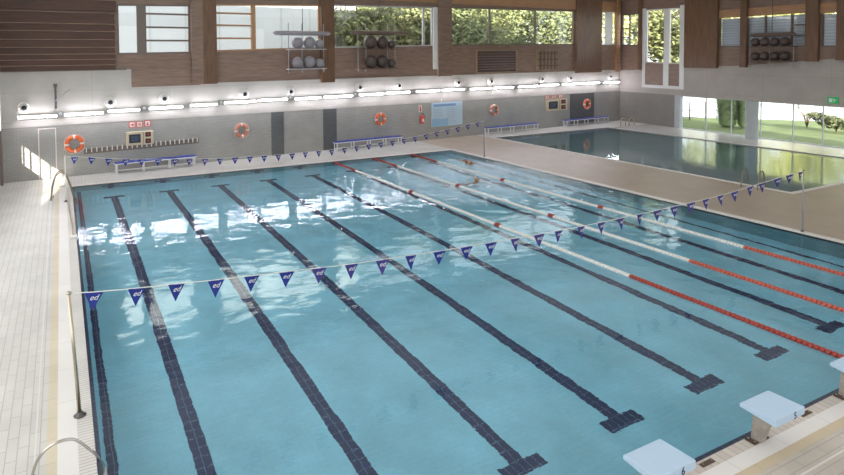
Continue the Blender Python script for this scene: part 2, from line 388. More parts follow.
def plane(x0, x1, y0, y1, z):
    def f(bm):
        bm.faces.new([bm.verts.new(p) for p in ((x0,y0,z),(x1,y0,z),(x1,y1,z),(x0,y1,z))])
    return f
def rippled():
    nx, ny = 330, 400; V = []; F = []
    nn = noise.noise
    for j in range(ny+1):
        y = LEN*j/ny
        for i in range(nx+1):
            x = W*i/nx
            d1 = math.hypot((x-19.2)/3.8, (y-19.6)/6.2); d2 = math.hypot((x-14.5)/4.2, (y-19.0)/5.0)
            ch = max(0, 1-d1*d1*.45)**1 if d1 < 1.49 else 0; ch = min(1, ch + (max(0, 1-d2*d2*.6) if d2 < 1.29 else 0)*.7)
            edge = min(1, x/.4, (W-x)/.4, y/.4, (LEN-y)/.4)
            far = .85+.15*min(1, y/14)
            h = far*(.0060*nn(Vector((x*1.25, y*1.6, 0))) + .0042*nn(Vector((x*2.7+9, y*3.2, 4)))) + .0030*nn(Vector((x*.45, y*.5, 8)))
            h += ch*(.016*nn(Vector((x*1.9, y*2.3, 2))) + .026*nn(Vector((x*4.0, y*4.4, 6))) + .012*nn(Vector((x*8.0, y*7.0, 3))))
            V.append((x, y, -.02+h*edge))
    for j in range(ny):
        for i in range(nx):
            a = j*(nx+1)+i; F.append((a, a+1, a+nx+2, a+nx+1))
    me = bpy.data.meshes.new('pool_water'); me.from_pydata(V, [], F); me.update()
    me.polygons.foreach_set('use_smooth', [True]*len(F)); return me
tag(link('pool_water', rippled(), M['water']), 'rippled blue water filling the long swimming pool with lane lines', 'water', kind='stuff')
tag(part('pool_water', plane(PX0+.0, PX1, PY0, PY1, -.015), M['water2']), 'calm mirror-like water of the small pool by the garden window', 'water', kind='stuff')

# ------------------------------------------------------------------ far wall
FL = 47.7
T = .3
st(fpart('wall_far', lambda bm: box(bm, .1, FL, 0, T, -.12, 2.65), M['wall_tile']), 'grey tiled lower part of the far wall', 'wall')
def f(bm):
    box(bm, .1, 9.85, -.02, T, 2.65, 5.42)      # high concrete to the left
    box(bm, 9.85, FL, -.02, T, 2.65, 4.55)
st(fpart('wall_far_band', f, M['concrete']), 'pale concrete band of the far wall carrying the tube lights', 'wall')
# pilasters
for (a, b) in ((14.15, 14.95), (17.7, 18.65), (41.1, 44.15)):
    st(fpart('trim_41', lambda bm, a=a, b=b: box(bm, a, b, -.05, 0, 0, 2.65), M['pilaster']), 'dark grey tiled pilaster on the far wall', 'pilaster')
# upper timber wall with windows
WINS = [(5.5, 9.35, 6.2, 6.25, 8.86, 8.95), (10.79, 17.54, 6.33, 6.5, 9.05, 9.25), (18.47, 26.57, 6.52, 6.66, 9.3, 9.42), (28.12, 41.66, 6.68, 6.76, 9.5, 9.62), (44.9, 47.3, 6.76, 6.8, 9.64, 9.68)]
TOP = 11.0
def f(bm):
    s = 5.5; base = 5.42
    def pan(a, b, za0, zb0, za1, zb1): prism(bm, [(a, za0), (b, zb0), (b, zb1), (a, za1)], 1, .02, .3)
    # sills and headers
    for i, (a, b, z0, z1, t0, t1) in enumerate(WINS):
        if a < 9.85 and b < 9.85: pan(a, b, 5.42, 5.42, z0, z1)
        else: pan(a, b, 4.55, 4.55, z0, z1)
        pan(a, b, t0, t1, TOP, TOP)
        nx = WINS[i+1][0] if i+1 < len(WINS) else FL
        pan(b, nx, 5.42 if b < 9.5 else 4.55, 5.42 if b < 9.5 else 4.55, TOP, TOP)
    pan(.1, 5.5, 5.42, 5.42, TOP, TOP)
st(fpart('wall_far_upper', f, M['timber']), 'brown timber upper part of the far wall around the high windows', 'wall')
# timber overhang that drops lower between the racks
st(fpart('trim_42', lambda bm: box(bm, 6.15, 9.85, -.06, -.02, 4.45, 5.42), M['timber']), 'brown timber panel below the first high window', 'trim')
# slats, deeper boards at the top
zs = [8.55, 8.38, 7.8, 7.42, 6.99, 6.6, 6.26, 5.98, 5.69, 5.42]
sl = thing('slatted_cladding', 'dark brown timber slat cladding high on the left of the far wall', 'cladding', FA, FR)
for i in range(1, len(zs)-1):
    fpart('slat', lambda bm, i=i: prism(bm, [(-.02, zs[i]-.03), (-.02, zs[i+1]+.02), (-.16, zs[i+1]+.0), (-.12, zs[i]-.05)], 0, .15, 5.35), M['slat'], sl)
    fpart('pale_rail', lambda bm, i=i: box(bm, .15, 5.35, -.15, -.02, zs[i]-.035, zs[i]-.005), M['louvre_frame'], sl)  # paler brown rail set between the dark slats
fpart('top_board', lambda bm: box(bm, .15, 5.45, -.14, -.02, 8.45, 9.0), M['slat'], sl)
fpart('bottom_board', lambda bm: box(bm, .15, 5.9, -.12, -.02, 5.38, 5.52), M['frame_dark'], sl)

# window frames, mullions and panes
def window(n, wall, a, b, z0, z1, t0, t1, mull, rails, fm, label):
    w = (fpart if wall == 'f' else rpart)
    r = link('window_%d' % n, None); st(r, label, 'window')
    r.location = FA if wall == 'f' else RA; r.rotation_euler = (0, 0, FR if wall == 'f' else RR)
    lin = lambda p, q, s: p + (q-p)*(s-a)/(b-a)
    fr = .09
    def f(bm):
        prism(bm, [(a, z0), (b, z1), (b, z1+fr), (a, z0+fr)], 1, .04, .16); prism(bm, [(a, t0-fr), (b, t1-fr), (b, t1), (a, t0)], 1, .04, .16)
        box(bm, a, a+fr, .04, .16, z0+fr, t0-fr); box(bm, b-fr, b, .04, .16, z1+fr, t1-fr)
    w('window_frame', f, fm, r)
    for (m0, m1) in mull:
        w('mullion', lambda bm: box(bm, m0, m1, .03, .17, lin(z0, z1, m0)+fr, lin(t0, t1, m0)-fr), fm, r)
    for (r0, r1, zz) in rails:
        w('glazing_bar', lambda bm: box(bm, r0, r1, .05, .14, zz-.05, zz+.05), fm, r)
    w('pane', lambda bm: prism(bm, [(a+fr, z0+fr), (b-fr, z1+fr), (b-fr, t1-fr), (a+fr, t0-fr)], 1, .098, .102), M['glass'], r)
    return r
window(2, 'f', *WINS[0], [(6.5, 6.98)], [(6.98, 9.3, z) for z in (6.95, 7.67, 8.4)], M['frame_dark'], 'high window with glazing bars at the left of the far wall')
window(3, 'f', *WINS[1], [(12.98, 13.25)], [(10.85, 13.0, z) for z in (7.1, 7.85, 8.55)], M['timber_light'], 'high window with wooden bars and a plain pane')
window(4, 'f', *WINS[2], [(25.7, 25.85)], [], M['frame_grey'], 'high window with green branches outside')
window(5, 'f', *WINS[3], [(32.0, 32.1), (36.9, 37.0)], [], M['frame_dark'], 'widest high window showing trees')
window(6, 'f', *WINS[4], [(45.75, 46.7)], [(44.9, 45.75, 7.4), (44.9, 45.75, 8.3)], M['white_paint'], 'narrow high window beside the corner')
# columns
for k, (a, b, m, zb) in enumerate([(9.35, 10.0, 'timber', 4.5), (10.0, 10.79, 'timber_dark', 4.5), (17.54, 18.47, 'timber_dark', 4.35), (26.9, 28.12, 'timber', 4.5), (41.66, 44.9, 'timber_dark', 4.4), (47.0, 47.4, 'timber_light', 4.4)]):
    st(fpart('trim_%d' % (43+k), lambda bm: box(bm, a, b, -.22, .02, zb, TOP), M[m]), 'brown wooden column between the high windows', 'column')
st(fpart('trim_50', lambda bm: box(bm, 26.55, 26.9, -.1, .02, 5.0, 9.4), M['white_paint']), 'white post beside the wooden column', 'column')
st(fpart('trim_51', lambda bm: box(bm, 5.5, 47.2, -.06, .02, 9.72, 10.5), M['timber_light']), 'light wooden beam above the high windows', 'beam')

# louvres below the widest window
def louvre(s0, s1, z0, z1, vertical, label):
    t = thing('wall_louvre', label, 'louvre', FA, FR)
    def f(bm):
        box(bm, s0, s1, -.08, 0.02, z1-.07, z1); box(bm, s0, s1, -.08, 0.02, z0, z0+.07); box(bm, s0, s0+.1, -.08, 0.02, z0+.07, z1-.07); box(bm, s1-.1, s1, -.08, 0.02, z0+.07, z1-.07)
    fpart('frame', f, M['louvre_frame'], t)
    fpart('backing', lambda bm: box(bm, s0+.1, s1-.1, .0, .019, z0+.07, z1-.07), M['frame_dark'], t)
    if vertical:
        n = 6
        for i in range(n):
            x = s0+.25+(s1-s0-.5)*i/(n-1); fpart('bar', lambda bm: box(bm, x-.07, x+.07, -.07, -.0, z0+.07, z1-.07), M['louvre_frame'], t)
        for i in range(3):
            z = z0+.4+i*.5; fpart('crossbar', lambda bm: box(bm, s0+.1, s1-.1, -.10, -.07, z-.04, z+.04), M['timber_dark'], t)
    else:
        n = 8
        for i in range(n):
            z = z0+.18+(z1-z0-.36)*i/(n-1); fpart('slat', lambda bm: prism(bm, [(-.08, z-.07), (-.06, z-.09), (-.0, z+.0), (-.02, z+.03)], 0, s0+.1, s1-.1), M['slat'], t)
louvre(30.6, 34.8, 4.62, 6.38, False, 'horizontal slatted wooden louvre under the widest high window')
louvre(37.0, 39.6, 4.68, 6.36, True, 'square wooden grille right of the slatted louvre')

# tube lights and their end boxes
TU = [(.79,2.55,3.16),(2.86,4.7,3.18),(4.9,6.51,3.24),(6.97,8.81,3.28),(9.2,10.75,3.32),(11.16,13.1,3.38),(13.2,15.14,3.42),(15.61,17.45,3.40),(17.63,19.77,3.42),(20.23,22.2,3.45),(22.36,24.36,3.48),(24.87,26.95,3.48),(27.18,29.25,3.49),(29.83,31.95,3.47),(32.13,34.24,3.47),(34.78,37.0,3.47),(37.24,39.36,3.49),(39.85,42.1,3.49),(42.25,44.57,3.49),(45.11,47.3,3.46)]
for i, (a, b, z) in enumerate(TU):
    L_ = b-a
    t = thing('tube_light', ('leftmost tube light, below the first round nozzle' if i == 0 else 'last tube light, ending at the far right corner' if i == len(TU)-1 else 'lit tube light, number %s in the row counted from the left corner' % ['','two','three','four','five','six','seven','eight','nine','ten','eleven','twelve','thirteen','fourteen','fifteen','sixteen','seventeen','eighteen','nineteen'][i]), 'light', fw(a, -.02, z), FR, 'tube lights along the concrete band')
    part('wall_shield', lambda bm: prism(bm, [(-.15, -.07), (-.165, -.07), (-.172, 0), (-.165, .07), (-.15, .07), (-.157, 0)], 0, 0, L_), M['white_plastic'], t)  # tray added behind the tube to keep its glare off the wall
    part('tube', lambda bm: tube(bm, [(.04, -.22, 0), (L_-.04, -.22, 0)], .042, 12), M['tube'], t)
    for q in (.2, L_-.32): part('wall_arm', lambda bm: box(bm, q, q+.12, -.155, 0, -.03, .03), M['white_plastic'], t)
    for x in (0, L_): part('end_cap', lambda bm: lathe(bm, [(.052, x-.03), (.058, x), (.052, x+.03)], 12, 'x', (0, -.22, 0)), M['white_plastic'], t)
for i, s in enumerate([2.7, 6.75, 11.0, 15.37, 20.0, 24.6, 29.5, 34.5, 39.6, 44.85]):
    z = 3.2 + min(.27, (s-2)*.02)
    t = thing('junction_box', ['small grey junction box right of the leftmost tube light','junction box between third and fourth tube light','junction box between fifth and sixth tube light','junction box beside the tube light above the first dark pilaster','junction box left of the third life ring','junction box above the fire extinguisher','junction box above the fourth life ring, to its left','junction box between louvre and fourth life ring','junction box above the right scoreboard','junction box above the last life ring'][i], 'junction box', fw(s, -.02, z+.02), FR, 'junction boxes between the tube lights')
    part('box', lambda bm: box(bm, -.13, .13, -.12, 0, -.12, .12), M['paint_grey'], t, bevel=.02)
    part('cover', lambda bm: lathe(bm, [(.09, -.14), (.09, -.12)], 14, 'y'), M['white_plastic'], t)

# round air nozzles
NZ = [(1.1,3.62),(5.06,3.70),(7.83,3.76),(12.44,3.82),(15.41,3.85),(20.38,3.93),(23.51,3.95),(28.77,3.99),(32.03,3.98),(37.59,4.0),(40.95,3.96),(46.2,3.94)]
nl = ['above the leftmost tube light','above the third tube light','third from the left corner','above the second life ring','above the first gap between dark pilasters','left of the third life ring, above it','right of the third life ring, above it','above the blue noticeboard','above the fourth life ring','above the right scoreboard, to its left','above the last life ring, to its left','closest to the right corner of the far wall']
def nozzle(i, s, z):
    t = thing('air_nozzle', 'round white air nozzle with dark centre, ' + nl[i], 'air nozzle', fw(s, -.02, z), FR, 'round nozzles in the concrete band')
    part('flange', lambda bm: lathe(bm, [(.30, 0), (.30, -.03), (.26, -.06), (.20, -.06), (.19, -.03)], 28, 'y'), M['nozzle'], t)
    part('barrel', lambda bm: lathe(bm, [(.19, -.03), (.18, -.12), (.155, -.20), (.13, -.20), (.12, -.14)], 28, 'y'), M['nozzle'], t)
    part('opening', lambda bm: lathe(bm, [(.12, -.14), (.10, -.205), (.0, -.215)], 24, 'y'), M['dial'], t)
for i, (s, z) in enumerate(NZ): nozzle(i, s, z)

t = thing('wall_bracket', 'dark vertical bracket with a slanting stay on the concrete band', 'bracket', fw(2.5, -.02, 0), FR)
part('bar', lambda bm: box(bm, -.05, .05, -.10, 0, 3.5, 4.7), M['dark_metal'], t)
part('stay', lambda bm: tube(bm, [(0, -.08, 3.9), (.25, -.45, 4.2), (.6, -.9, 4.5)], .03, 8), M['paint_grey'], t)
part('clamp', lambda bm: box(bm, -.08, .08, -.14, 0, 4.6, 4.75), M['dark_metal'], t)

# flush door in the left tiles
o = fpart('door_1', lambda bm: box(bm, 1.72, 2.44, -.03, 0.0, .02, 2.5), M['door_tile']); st(o, 'pale tiled flush door in a white frame', 'door')
part('door_frame', lambda bm: (box(bm, 1.68, 1.72, -.045, 0, 0, 2.54), box(bm, 2.44, 2.48, -.045, 0, 0, 2.54), box(bm, 1.72, 2.44, -.045, 0, 2.5, 2.54)), M['ring_band'], o)
part('door_handle', lambda bm: tube(bm, [(2.32, -.03, 1.05), (2.32, -.09, 1.05), (2.2, -.09, 1.05)], .012, 8), M['steel'], o)

# life rings
def ring(s, z, m, label, R=.33):
    t = thing('life_ring', label, 'life ring', fw(s, -.13, z), FR, 'life rings on the far wall')
    part('ring', lambda bm: torus(bm, R, .105, n=48, m=14, flat=.85), m, t)
    for k in range(4):
        a = k*PI/2+.05
        part('band', lambda bm: torus(bm, R, .112, a-.13, a+.13, 6, 14, flat=.88), M['ring_band'], t)
    def rope(bm):
        pts = [((R+.10+.05*abs(math.sin(2*a)))*math.cos(a), -.02, (R+.10+.05*abs(math.sin(2*a)))*math.sin(a)) for a in [2*PI*i/48 for i in range(49)]]
        tube(bm, pts, .009, 6)
    part('grab_rope', rope, M['cord'], t)
    part('hook', lambda bm: tube(bm, [(0, .13, R-.05), (0, -.02, R-.13), (0, -.12, R-.1)], .014, 6), M['steel'], t)
ring(3.3, 1.66, M['orange'], 'bright orange life ring with white bands, left end of the far wall', .36)
ring(12.23, 1.70, M['orange_pale'], 'pale orange life ring left of the first dark pilaster')
ring(21.98, 1.75, M['orange'], 'orange life ring above the bench right of the pilasters')
ring(32.34, 1.78, M['orange_pale'], 'orange life ring right of the blue noticeboard')
ring(43.1, 1.72, M['orange'], 'orange life ring on the wide dark pilaster near the corner')

# scoreboard clocks
def clock(s0, s1, z0, z1, label, right_ext):
    t = thing('pace_clock', label, 'clock', fw(s0, 0, z0), FR)
    w, h = s1-s0, z1-z0
    part('casing', lambda bm: box(bm, 0, w, -.14, 0, 0, h), M['clock_body'], t, bevel=.02)
    part('screen', lambda bm: box(bm, w*.10, w*.52, -.16, -.14, h*.18, h*.82), M['dial'], t)
    part('screen_inner', lambda bm: box(bm, w*.17, w*.45, -.17, -.16, h*.28, h*.72), mat('screen_blue', (.05,.07,.12), .2), t)
    for zz in (.75, .27):
        part('dial', lambda bm: box(bm, w*.70, w*.90, -.16, -.14, h*(zz-.17), h*(zz+.17)), M['dial'], t)
        part('dial_face', lambda bm: lathe(bm, [(w*.05, -.16), (w*.05, -.175)], 16, 'y', (w*.8, 0, h*zz)), M['float_dred'], t)
    part('divider', lambda bm: box(bm, w*.62, w*.635, -.155, -.14, .03, h-.03), M['dark_metal'], t)
clock(5.8, 7.2, 1.34, 2.06, 'beige wall clock board with dark screen and two dials, beside the orange life ring', 0)
clock(38.1, 40.6, 1.36, 2.30, 'beige wall clock board on the far right half, left of the wide pilaster', 0)
def sign(s, z, w, h, label, pict):
    t = thing('safety_sign', label, 'sign', fw(s, 0, z), FR, 'small red safety signs above the clock boards')
    part('plate', lambda bm: box(bm, -w/2, w/2, -.02, 0, -h/2, h/2), M['red_sign'], t)
    e = .78
    part('panel', lambda bm: box(bm, -w/2*e, w/2*e, -.024, -.02, -h/2*e, h/2*e), M['ring_band'], t)
    if pict == 0: part('pictogram', lambda bm: (box(bm, -w*.25, w*.1, -.028, -.024, -h*.1, h*.1), box(bm, w*.05, w*.25, -.028, -.024, -h*.22, h*.22)), M['red_sign'], t)
    elif pict == 1: part('pictogram', lambda bm: (torus(bm, w*.2, w*.05, n=16, m=6, o=(0, -.026, 0), flat=.1), box(bm, -w*.2, w*.2, -.028, -.024, -h*.04, h*.04)), M['red_sign'], t)
    else: part('pictogram', lambda bm: (box(bm, -w*.1, w*.1, -.028, -.024, -h*.28, h*.18), box(bm, -w*.22, w*.22, -.028, -.024, -h*.28, -h*.15)), M['red_sign'], t)
for i, (s, z) in enumerate([(6.13, 2.44), (6.52, 2.44), (6.93, 2.46)]): sign(s, z, .32, .32, ['left','middle','right'][i] + ' one of three red and white signs above the left clock board', i)
for i, (s, z) in enumerate([(38.3, 2.50), (39.1, 2.50), (39.9, 2.50)]): sign(s, z, .5, .26, ['left','middle','right'][i] + ' one of the faint red signs above the right clock board', i)

# hook rail
t = thing('hook_rail', 'long dark rail with a row of white hooks under the left clock board', 'hook rail', FA, FR)
fpart('rail', lambda bm: prism(bm, [(3.75, 1.08), (9.7, 1.16), (9.7, 1.42), (3.75, 1.34)], 1, -.06, 0), M['frame_dark'], t)
for i in range(24):
    s = 3.85+5.75*i/23; z = 1.20+.08*i/23
    fpart('hook', lambda bm: box(bm, s-.02, s+.02, -.12, -.06, z-.04, z+.20), M['white_plastic'], t)

# extinguisher with sign
t = thing('fire_extinguisher', 'red fire extinguisher on the wall left of the noticeboard', 'extinguisher', fw(25.48, -.13, 1.22), FR)
part('cylinder', lambda bm: lathe(bm, [(.02, 0), (.12, .0), (.13, .04), (.13, .46), (.09, .56), (.035, .60), (.035, .64)], 18), M['red_sign'], t)
part('valve', lambda bm: (lathe(bm, [(.03, .64), (.03, .70)], 10), box(bm, -.02, .14, -.02, .02, .68, .71)), M['dark_metal'], t)
part('hose', lambda bm: tube(bm, [(.02, -.02, .67), (.15, -.06, .62), (.17, -.08, .4), (.15, -.08, .18)], .014, 8), M['dial'], t)
part('label', lambda bm: box(bm, -.07, .07, -.142, -.118, .14, .34), M['ring_band'], t)
t = thing('extinguisher_sign', 'narrow red and white sign above the fire extinguisher', 'sign', fw(25.40, 0, 2.26), FR)
part('plate', lambda bm: box(bm, -.13, .13, -.02, 0, -.25, .25), M['ring_band'], t)
part('pictogram', lambda bm: (box(bm, -.06, .06, -.026, -.02, -.20, .10), box(bm, -.09, .09, -.026, -.02, .14, .21)), M['red_sign'], t)

# noticeboard
t = thing('noticeboard', 'large light blue information board hung on the far wall', 'noticeboard', fw(26.4, 0, .9), FR)
part('board', lambda bm: box(bm, 0, 2.85, -.05, 0, 0, 1.72), M['poster'], t)
part('header', lambda bm: box(bm, .15, 2.2, -.054, -.05, 1.42, 1.60), M['poster_top'], t)
part('blue_corner', lambda bm: box(bm, .02, 1.5, -.053, -.05, .02, .55), M['poster_low'], t)
def f(bm):
    random.seed(3)
    for c, x0 in enumerate((.12, 1.35)):
        for k in range(9):
            z = 1.28-k*.135; box(bm, x0, x0+random.uniform(.6, 1.0), -.058, -.053, z-.018, z+.018)
part('text_lines', f, M['print_grey'], t)
part('hanger', lambda bm: box(bm, .85, .93, -.04, 0, 1.72, 2.0), M['white_plastic'], t)

# benches
def bench(s0, s1, n, label, yy=-.5, h=.58):
    w = s1-s0
    t = thing('bench', label, 'bench', fw(s0, yy, 0), FR, 'blue and white benches along the far wall')
    nseg = max(2, round(w/1.15))
    for i in range(nseg):
        a, b = w*i/nseg+.03, w*(i+1)/nseg-.03
        part('seat', lambda bm: box(bm, a, b, -.20, .20, h-.05, h), M['blue_seat'], t, bevel=.012)
    part('rail', lambda bm: (box(bm, 0, w, -.20, -.16, h-.10, h-.055), box(bm, 0, w, .16, .20, h-.10, h-.055), box(bm, .03, w-.03, -.02, .02, .13, .17)), M['white_paint'], t)
    for i in range(n):
        x = .12+(w-.24)*i/(n-1)
        for y in (-.17, .17): part('leg', lambda bm: box(bm, x-.025, x+.025, y-.025, y+.025, 0, h-.10), M['white_paint'], t)
        part('stretcher', lambda bm: box(bm, x-.02, x+.02, -.145, .145, .12, .16), M['white_paint'], t)
bench(5.1, 9.4, 4, 'blue slatted bench on white legs under the hook rail')
bench(18.2, 23.4, 5, 'blue bench on white legs below the orange ring right of the pilasters')
bench(31.1, 36.6, 5, 'blue bench on white legs behind the far flag pole')
bench(39.8, 45.3, 5, 'blue bench on white legs in front of the wide dark pilaster')

# ball racks hung in front of the high windows
def rack(wall, s0, s1, zt, balls, wires, mb, mball, label, blab, yy=-.55):
    P = (fw if wall == 'f' else rw); r0 = FR if wall == 'f' else RR
    t = thing('hanging_rack', label, 'rack', P(s0, yy, 0), r0, 'hanging racks of balls')
    w = s1-s0
    part('top_bar', lambda bm: lathe(bm, [(.02, 0), (.13, .15), (.14, .4), (.14, w-.4), (.13, w-.15), (.02, w)], 14, 'x', (0, 0, zt)), mb, t)
    for x in wires: part('hanger', lambda bm: tube(bm, [(x, 0, 5.0), (x, 0, zt+.6)], .028, 6), M['paint_grey'], t)
    part('cable', lambda bm: tube(bm, [(w*.5, 0, zt+.1), (w*.5, 0, TOP-.02)], .02, 6), M['dark_metal'], t)
    tiers = sorted({z for _, z, _ in balls})
    for z in tiers:
        rr = max(b[2] for b in balls if b[1] == z)
        part('shelf', lambda bm: box(bm, wires[0]-.05, wires[-1]+.05, -.30, .30, z-rr-.06, z-rr), M['frame_grey'] if mb is M['rack_grey'] else M['rack_wood'], t)
    for i, (x, z, r) in enumerate(balls):
        rr = max(b[2] for b in balls if b[1] == z)
        o = part('ball', lambda bm: bmesh.ops.create_uvsphere(bm, u_segments=24, v_segments=14, radius=r), mball, None, P(s0+x, yy, z-rr+r))
        for p in o.data.polygons: p.use_smooth = True
        tag(o, blab % (['left', 'middle', 'right', 'fourth'][i % (len(balls)//2)], 'upper' if i < len(balls)//2 else 'lower'), 'ball', 'balls on the hanging racks')
rack('f', 14.1, 18.0, 7.42, [(1.6,6.85,.36),(2.4,6.85,.38),(3.1,6.85,.30),(1.6,5.65,.36),(2.4,5.65,.38),(3.1,5.65,.30)], (1.0, 1.9, 3.4), M['rack_grey'], M['ball_grey'], 'grey hanging rack left of the dark wooden column', '%s ball on the %s shelf of the grey rack left of the column')
rack('f', 19.4, 23.9, 7.50, [(1.55,6.90,.44),(2.45,6.90,.42),(3.2,6.90,.30),(1.55,5.62,.42),(2.45,5.62,.42),(3.2,5.62,.30)], (.6, 1.2, 2.9, 3.5), M['rack_wood'], M['ball'], 'brown hanging rack in front of the window with branches', '%s ball on the %s shelf of the brown rack right of the column')
rack('r', 11.9, 15.0, 7.20, [(.45,6.72,.30),(1.1,6.72,.31),(1.75,6.72,.30),(2.4,6.72,.31),(.45,5.75,.29),(1.1,5.75,.30),(1.75,5.75,.29),(2.4,5.75,.30)], (.1, 1.4, 2.95), M['rack_wood'], M['ball'], 'brown hanging rack before the blinds on the right wall', '%s ball on the %s shelf of the rack on the right wall', -.5)

# ------------------------------------------------------------------ right wall
RL = 38.8
def f(bm):
    box(bm, 0, 5.65, 0, T, -.12, 2.62)
    box(bm, 33, RL, 0, T, -.12, 2.62)
st(rpart('wall_right', f, M['side_tile']), 'brown grey tiled part of the right wall beside the garden window', 'wall')
def f(bm):
    prism(bm, [(0, 2.62), (RL, 2.6), (RL, 6.2), (17.5, 5.63), (10.9, 5.05), (6.3, 4.9), (1.5, 4.55), (0, 4.5)], 1, -.02, T)
st(rpart('wall_right_band', f, M['concrete_warm']), 'grey concrete band above the garden window', 'wall')
RW_ = [(.15, 2.15, 6.7, 6.65, 9.45, 9.45), (2.75, 6.05, 5.2, 5.1, 9.7, 9.6), (9.3, 15.3, 6.43, 6.34, 9.11, 8.8), (16.15, 17.1, 6.33, 6.31, 8.8, 8.7)]
def f(bm):
    def pan(a, b, za0, zb0, za1, zb1): prism(bm, [(a, za0), (b, zb0), (b, zb1), (a, za1)], 1, .02, T)
    def cb(s):
        P = [(0, 4.5), (1.5, 4.55), (6.3, 4.9), (10.9, 5.05), (17.5, 5.63), (RL, 6.2)]
        for p, q in zip(P, P[1:]):
            if p[0] <= s <= q[0]: return p[1]+(q[1]-p[1])*(s-p[0])/(q[0]-p[0])
    s = 0; cb0 = cb; cb = lambda q: cb0(q)-.3
    for (a, b, z0, z1, t0, t1) in RW_:
        if a > s: pan(s, a, cb(s), cb(a), TOP, TOP)
        pan(a, b, cb(a), cb(b), z0, z1); pan(a, b, t0, t1, TOP, TOP); s = b
    pan(s, 17.5, cb(s), cb(17.5), TOP, TOP); pan(17.5, RL, cb(17.5), cb(RL), TOP, TOP)
st(rpart('wall_right_upper', f, M['timber']), 'brown timber upper part of the right wall', 'wall')
window(7, 'r', *RW_[0], [(.95, 1.02)], [(.2, 1.0, 7.4), (.2, 1.0, 8.2), (1.0, 2.1, 7.8)], M['frame_dark'], 'small barred high window at the start of the right wall')
window(8, 'r', *RW_[1], [(4.5, 5.05)], [], M['white_paint'], 'tall white framed high window with two leaves')
r = bpy.data.objects['window_8']
rpart('lower_stile', lambda bm: (box(bm, 2.45, 2.75, -.06, .02, 3.1, 9.8), box(bm, 6.05, 6.45, -.06, .02, 3.1, 9.8), box(bm, 4.55, 5.05, -.06, .02, 3.3, 5.2), box(bm, 2.75, 6.05, -.06, .02, 3.1, 3.35)), M['white_paint'], r)
rpart('lower_panel', lambda bm: box(bm, 2.75, 6.05, -.03, .02, 3.35, 5.15), M['timber'], r)
window(9, 'r', *RW_[2], [(12.6, 12.68), (14.3, 14.4)], [(14.4, 15.2, 7.1), (14.4, 15.2, 7.8)], M['frame_dark'], 'wide high window with blinds on the right wall')
window(10, 'r', *RW_[3], [], [], M['frame_dark'], 'narrow high window with a blind on the right wall')
tag(rpart('window_blind', lambda bm: box(bm, 9.4, 15.25, .19, .21, 6.4, 8.5), M['blind']), 'pale blue slatted blind behind the wide high window on the right wall', 'blind')
tag(rpart('window_blind', lambda bm: box(bm, 16.18, 17.08, .19, .21, 6.35, 8.4), M['blind']), 'narrow slatted blind right of the wide high window', 'blind')
for k, (a, b, m, zb) in enumerate([(2.15, 2.45, 'timber_dark', 4.6), (6.57, 9.3, 'timber_dark', 4.85), (11.05, 11.5, 'timber_dark', 4.95), (15.34, 16.1, 'timber_dark', 5.4), (17.12, 17.9, 'timber_dark', 5.5)]):
    st(rpart('trim_%d' % (60+k), lambda bm: box(bm, a, b, -.22, .02, zb, TOP), M[m]), 'brown wooden column on the right wall', 'column')
st(rpart('trim_71', lambda bm: box(bm, 9.3, 15.3, -.04, .02, 8.55, 9.15), M['timber_light']), 'light wooden blind box above the wide high window', 'trim')
st(rpart('trim_72', lambda bm: box(bm, 16.1, 17.12, -.04, .02, 8.45, 9.1), M['timber_light']), 'light wooden blind box above the narrow high window', 'trim')
# garden window
st(rpart('trim_66', lambda bm: box(bm, 5.65, 6.12, -.04, T, -.12, 2.62), M['col_grey']), 'pale post at the left end of the garden window', 'post')
r = link('window_11', None, loc=RA, rot=(0, 0, RR)); st(r, 'long garden window beside the small pool', 'window')
def f(bm):
    box(bm, 6.12, 33, .08, .2, -.1, .06); box(bm, 6.12, 33, .08, .2, 2.54, 2.62)
rpart('window_frame', f, M['frame_grey'], r)
for s in (8.27, 10.26, 12.4, 14.52, 16.31, 18.3, 20.4, 22.5, 24.6, 26.7, 28.8, 30.9):
    rpart('mullion', lambda bm: box(bm, s-.025, s+.025, .10, .18, .06, 2.54), M['frame_grey'], r)
rpart('pane', lambda bm: box(bm, 6.12, 33, .138, .142, .06, 2.54), M['glass'], r)
for k, s in enumerate((12.37, 21.5, 30.5)):
    st(rpart('trim_%d' % (67+k), lambda bm: prism(bm, [(s+.42*math.cos(a), -.75+.3*math.sin(a)) for a in [2*PI*i/16 for i in range(16)]], 2, 0, 2.62), M['col_grey']), 'grey round column before the garden window', 'column')
# exit sign
t = thing('exit_sign', 'green running-man exit sign on the concrete band of the right wall', 'sign', rw(16.95, -.02, 2.98), RR)
part('box', lambda bm: box(bm, -.30, .30, -.07, 0, -.20, .20), M['exit_green'], t)
part('pictogram', lambda bm: (box(bm, -.20, -.02, -.078, -.07, -.12, .12), tube(bm, [(.05, -.076, .1), (.12, -.076, 0), (.06, -.076, -.12)], .022, 6), tube(bm, [(.02, -.076, .02), (.2, -.076, .05)], .02, 6)), M['print_white'], t)

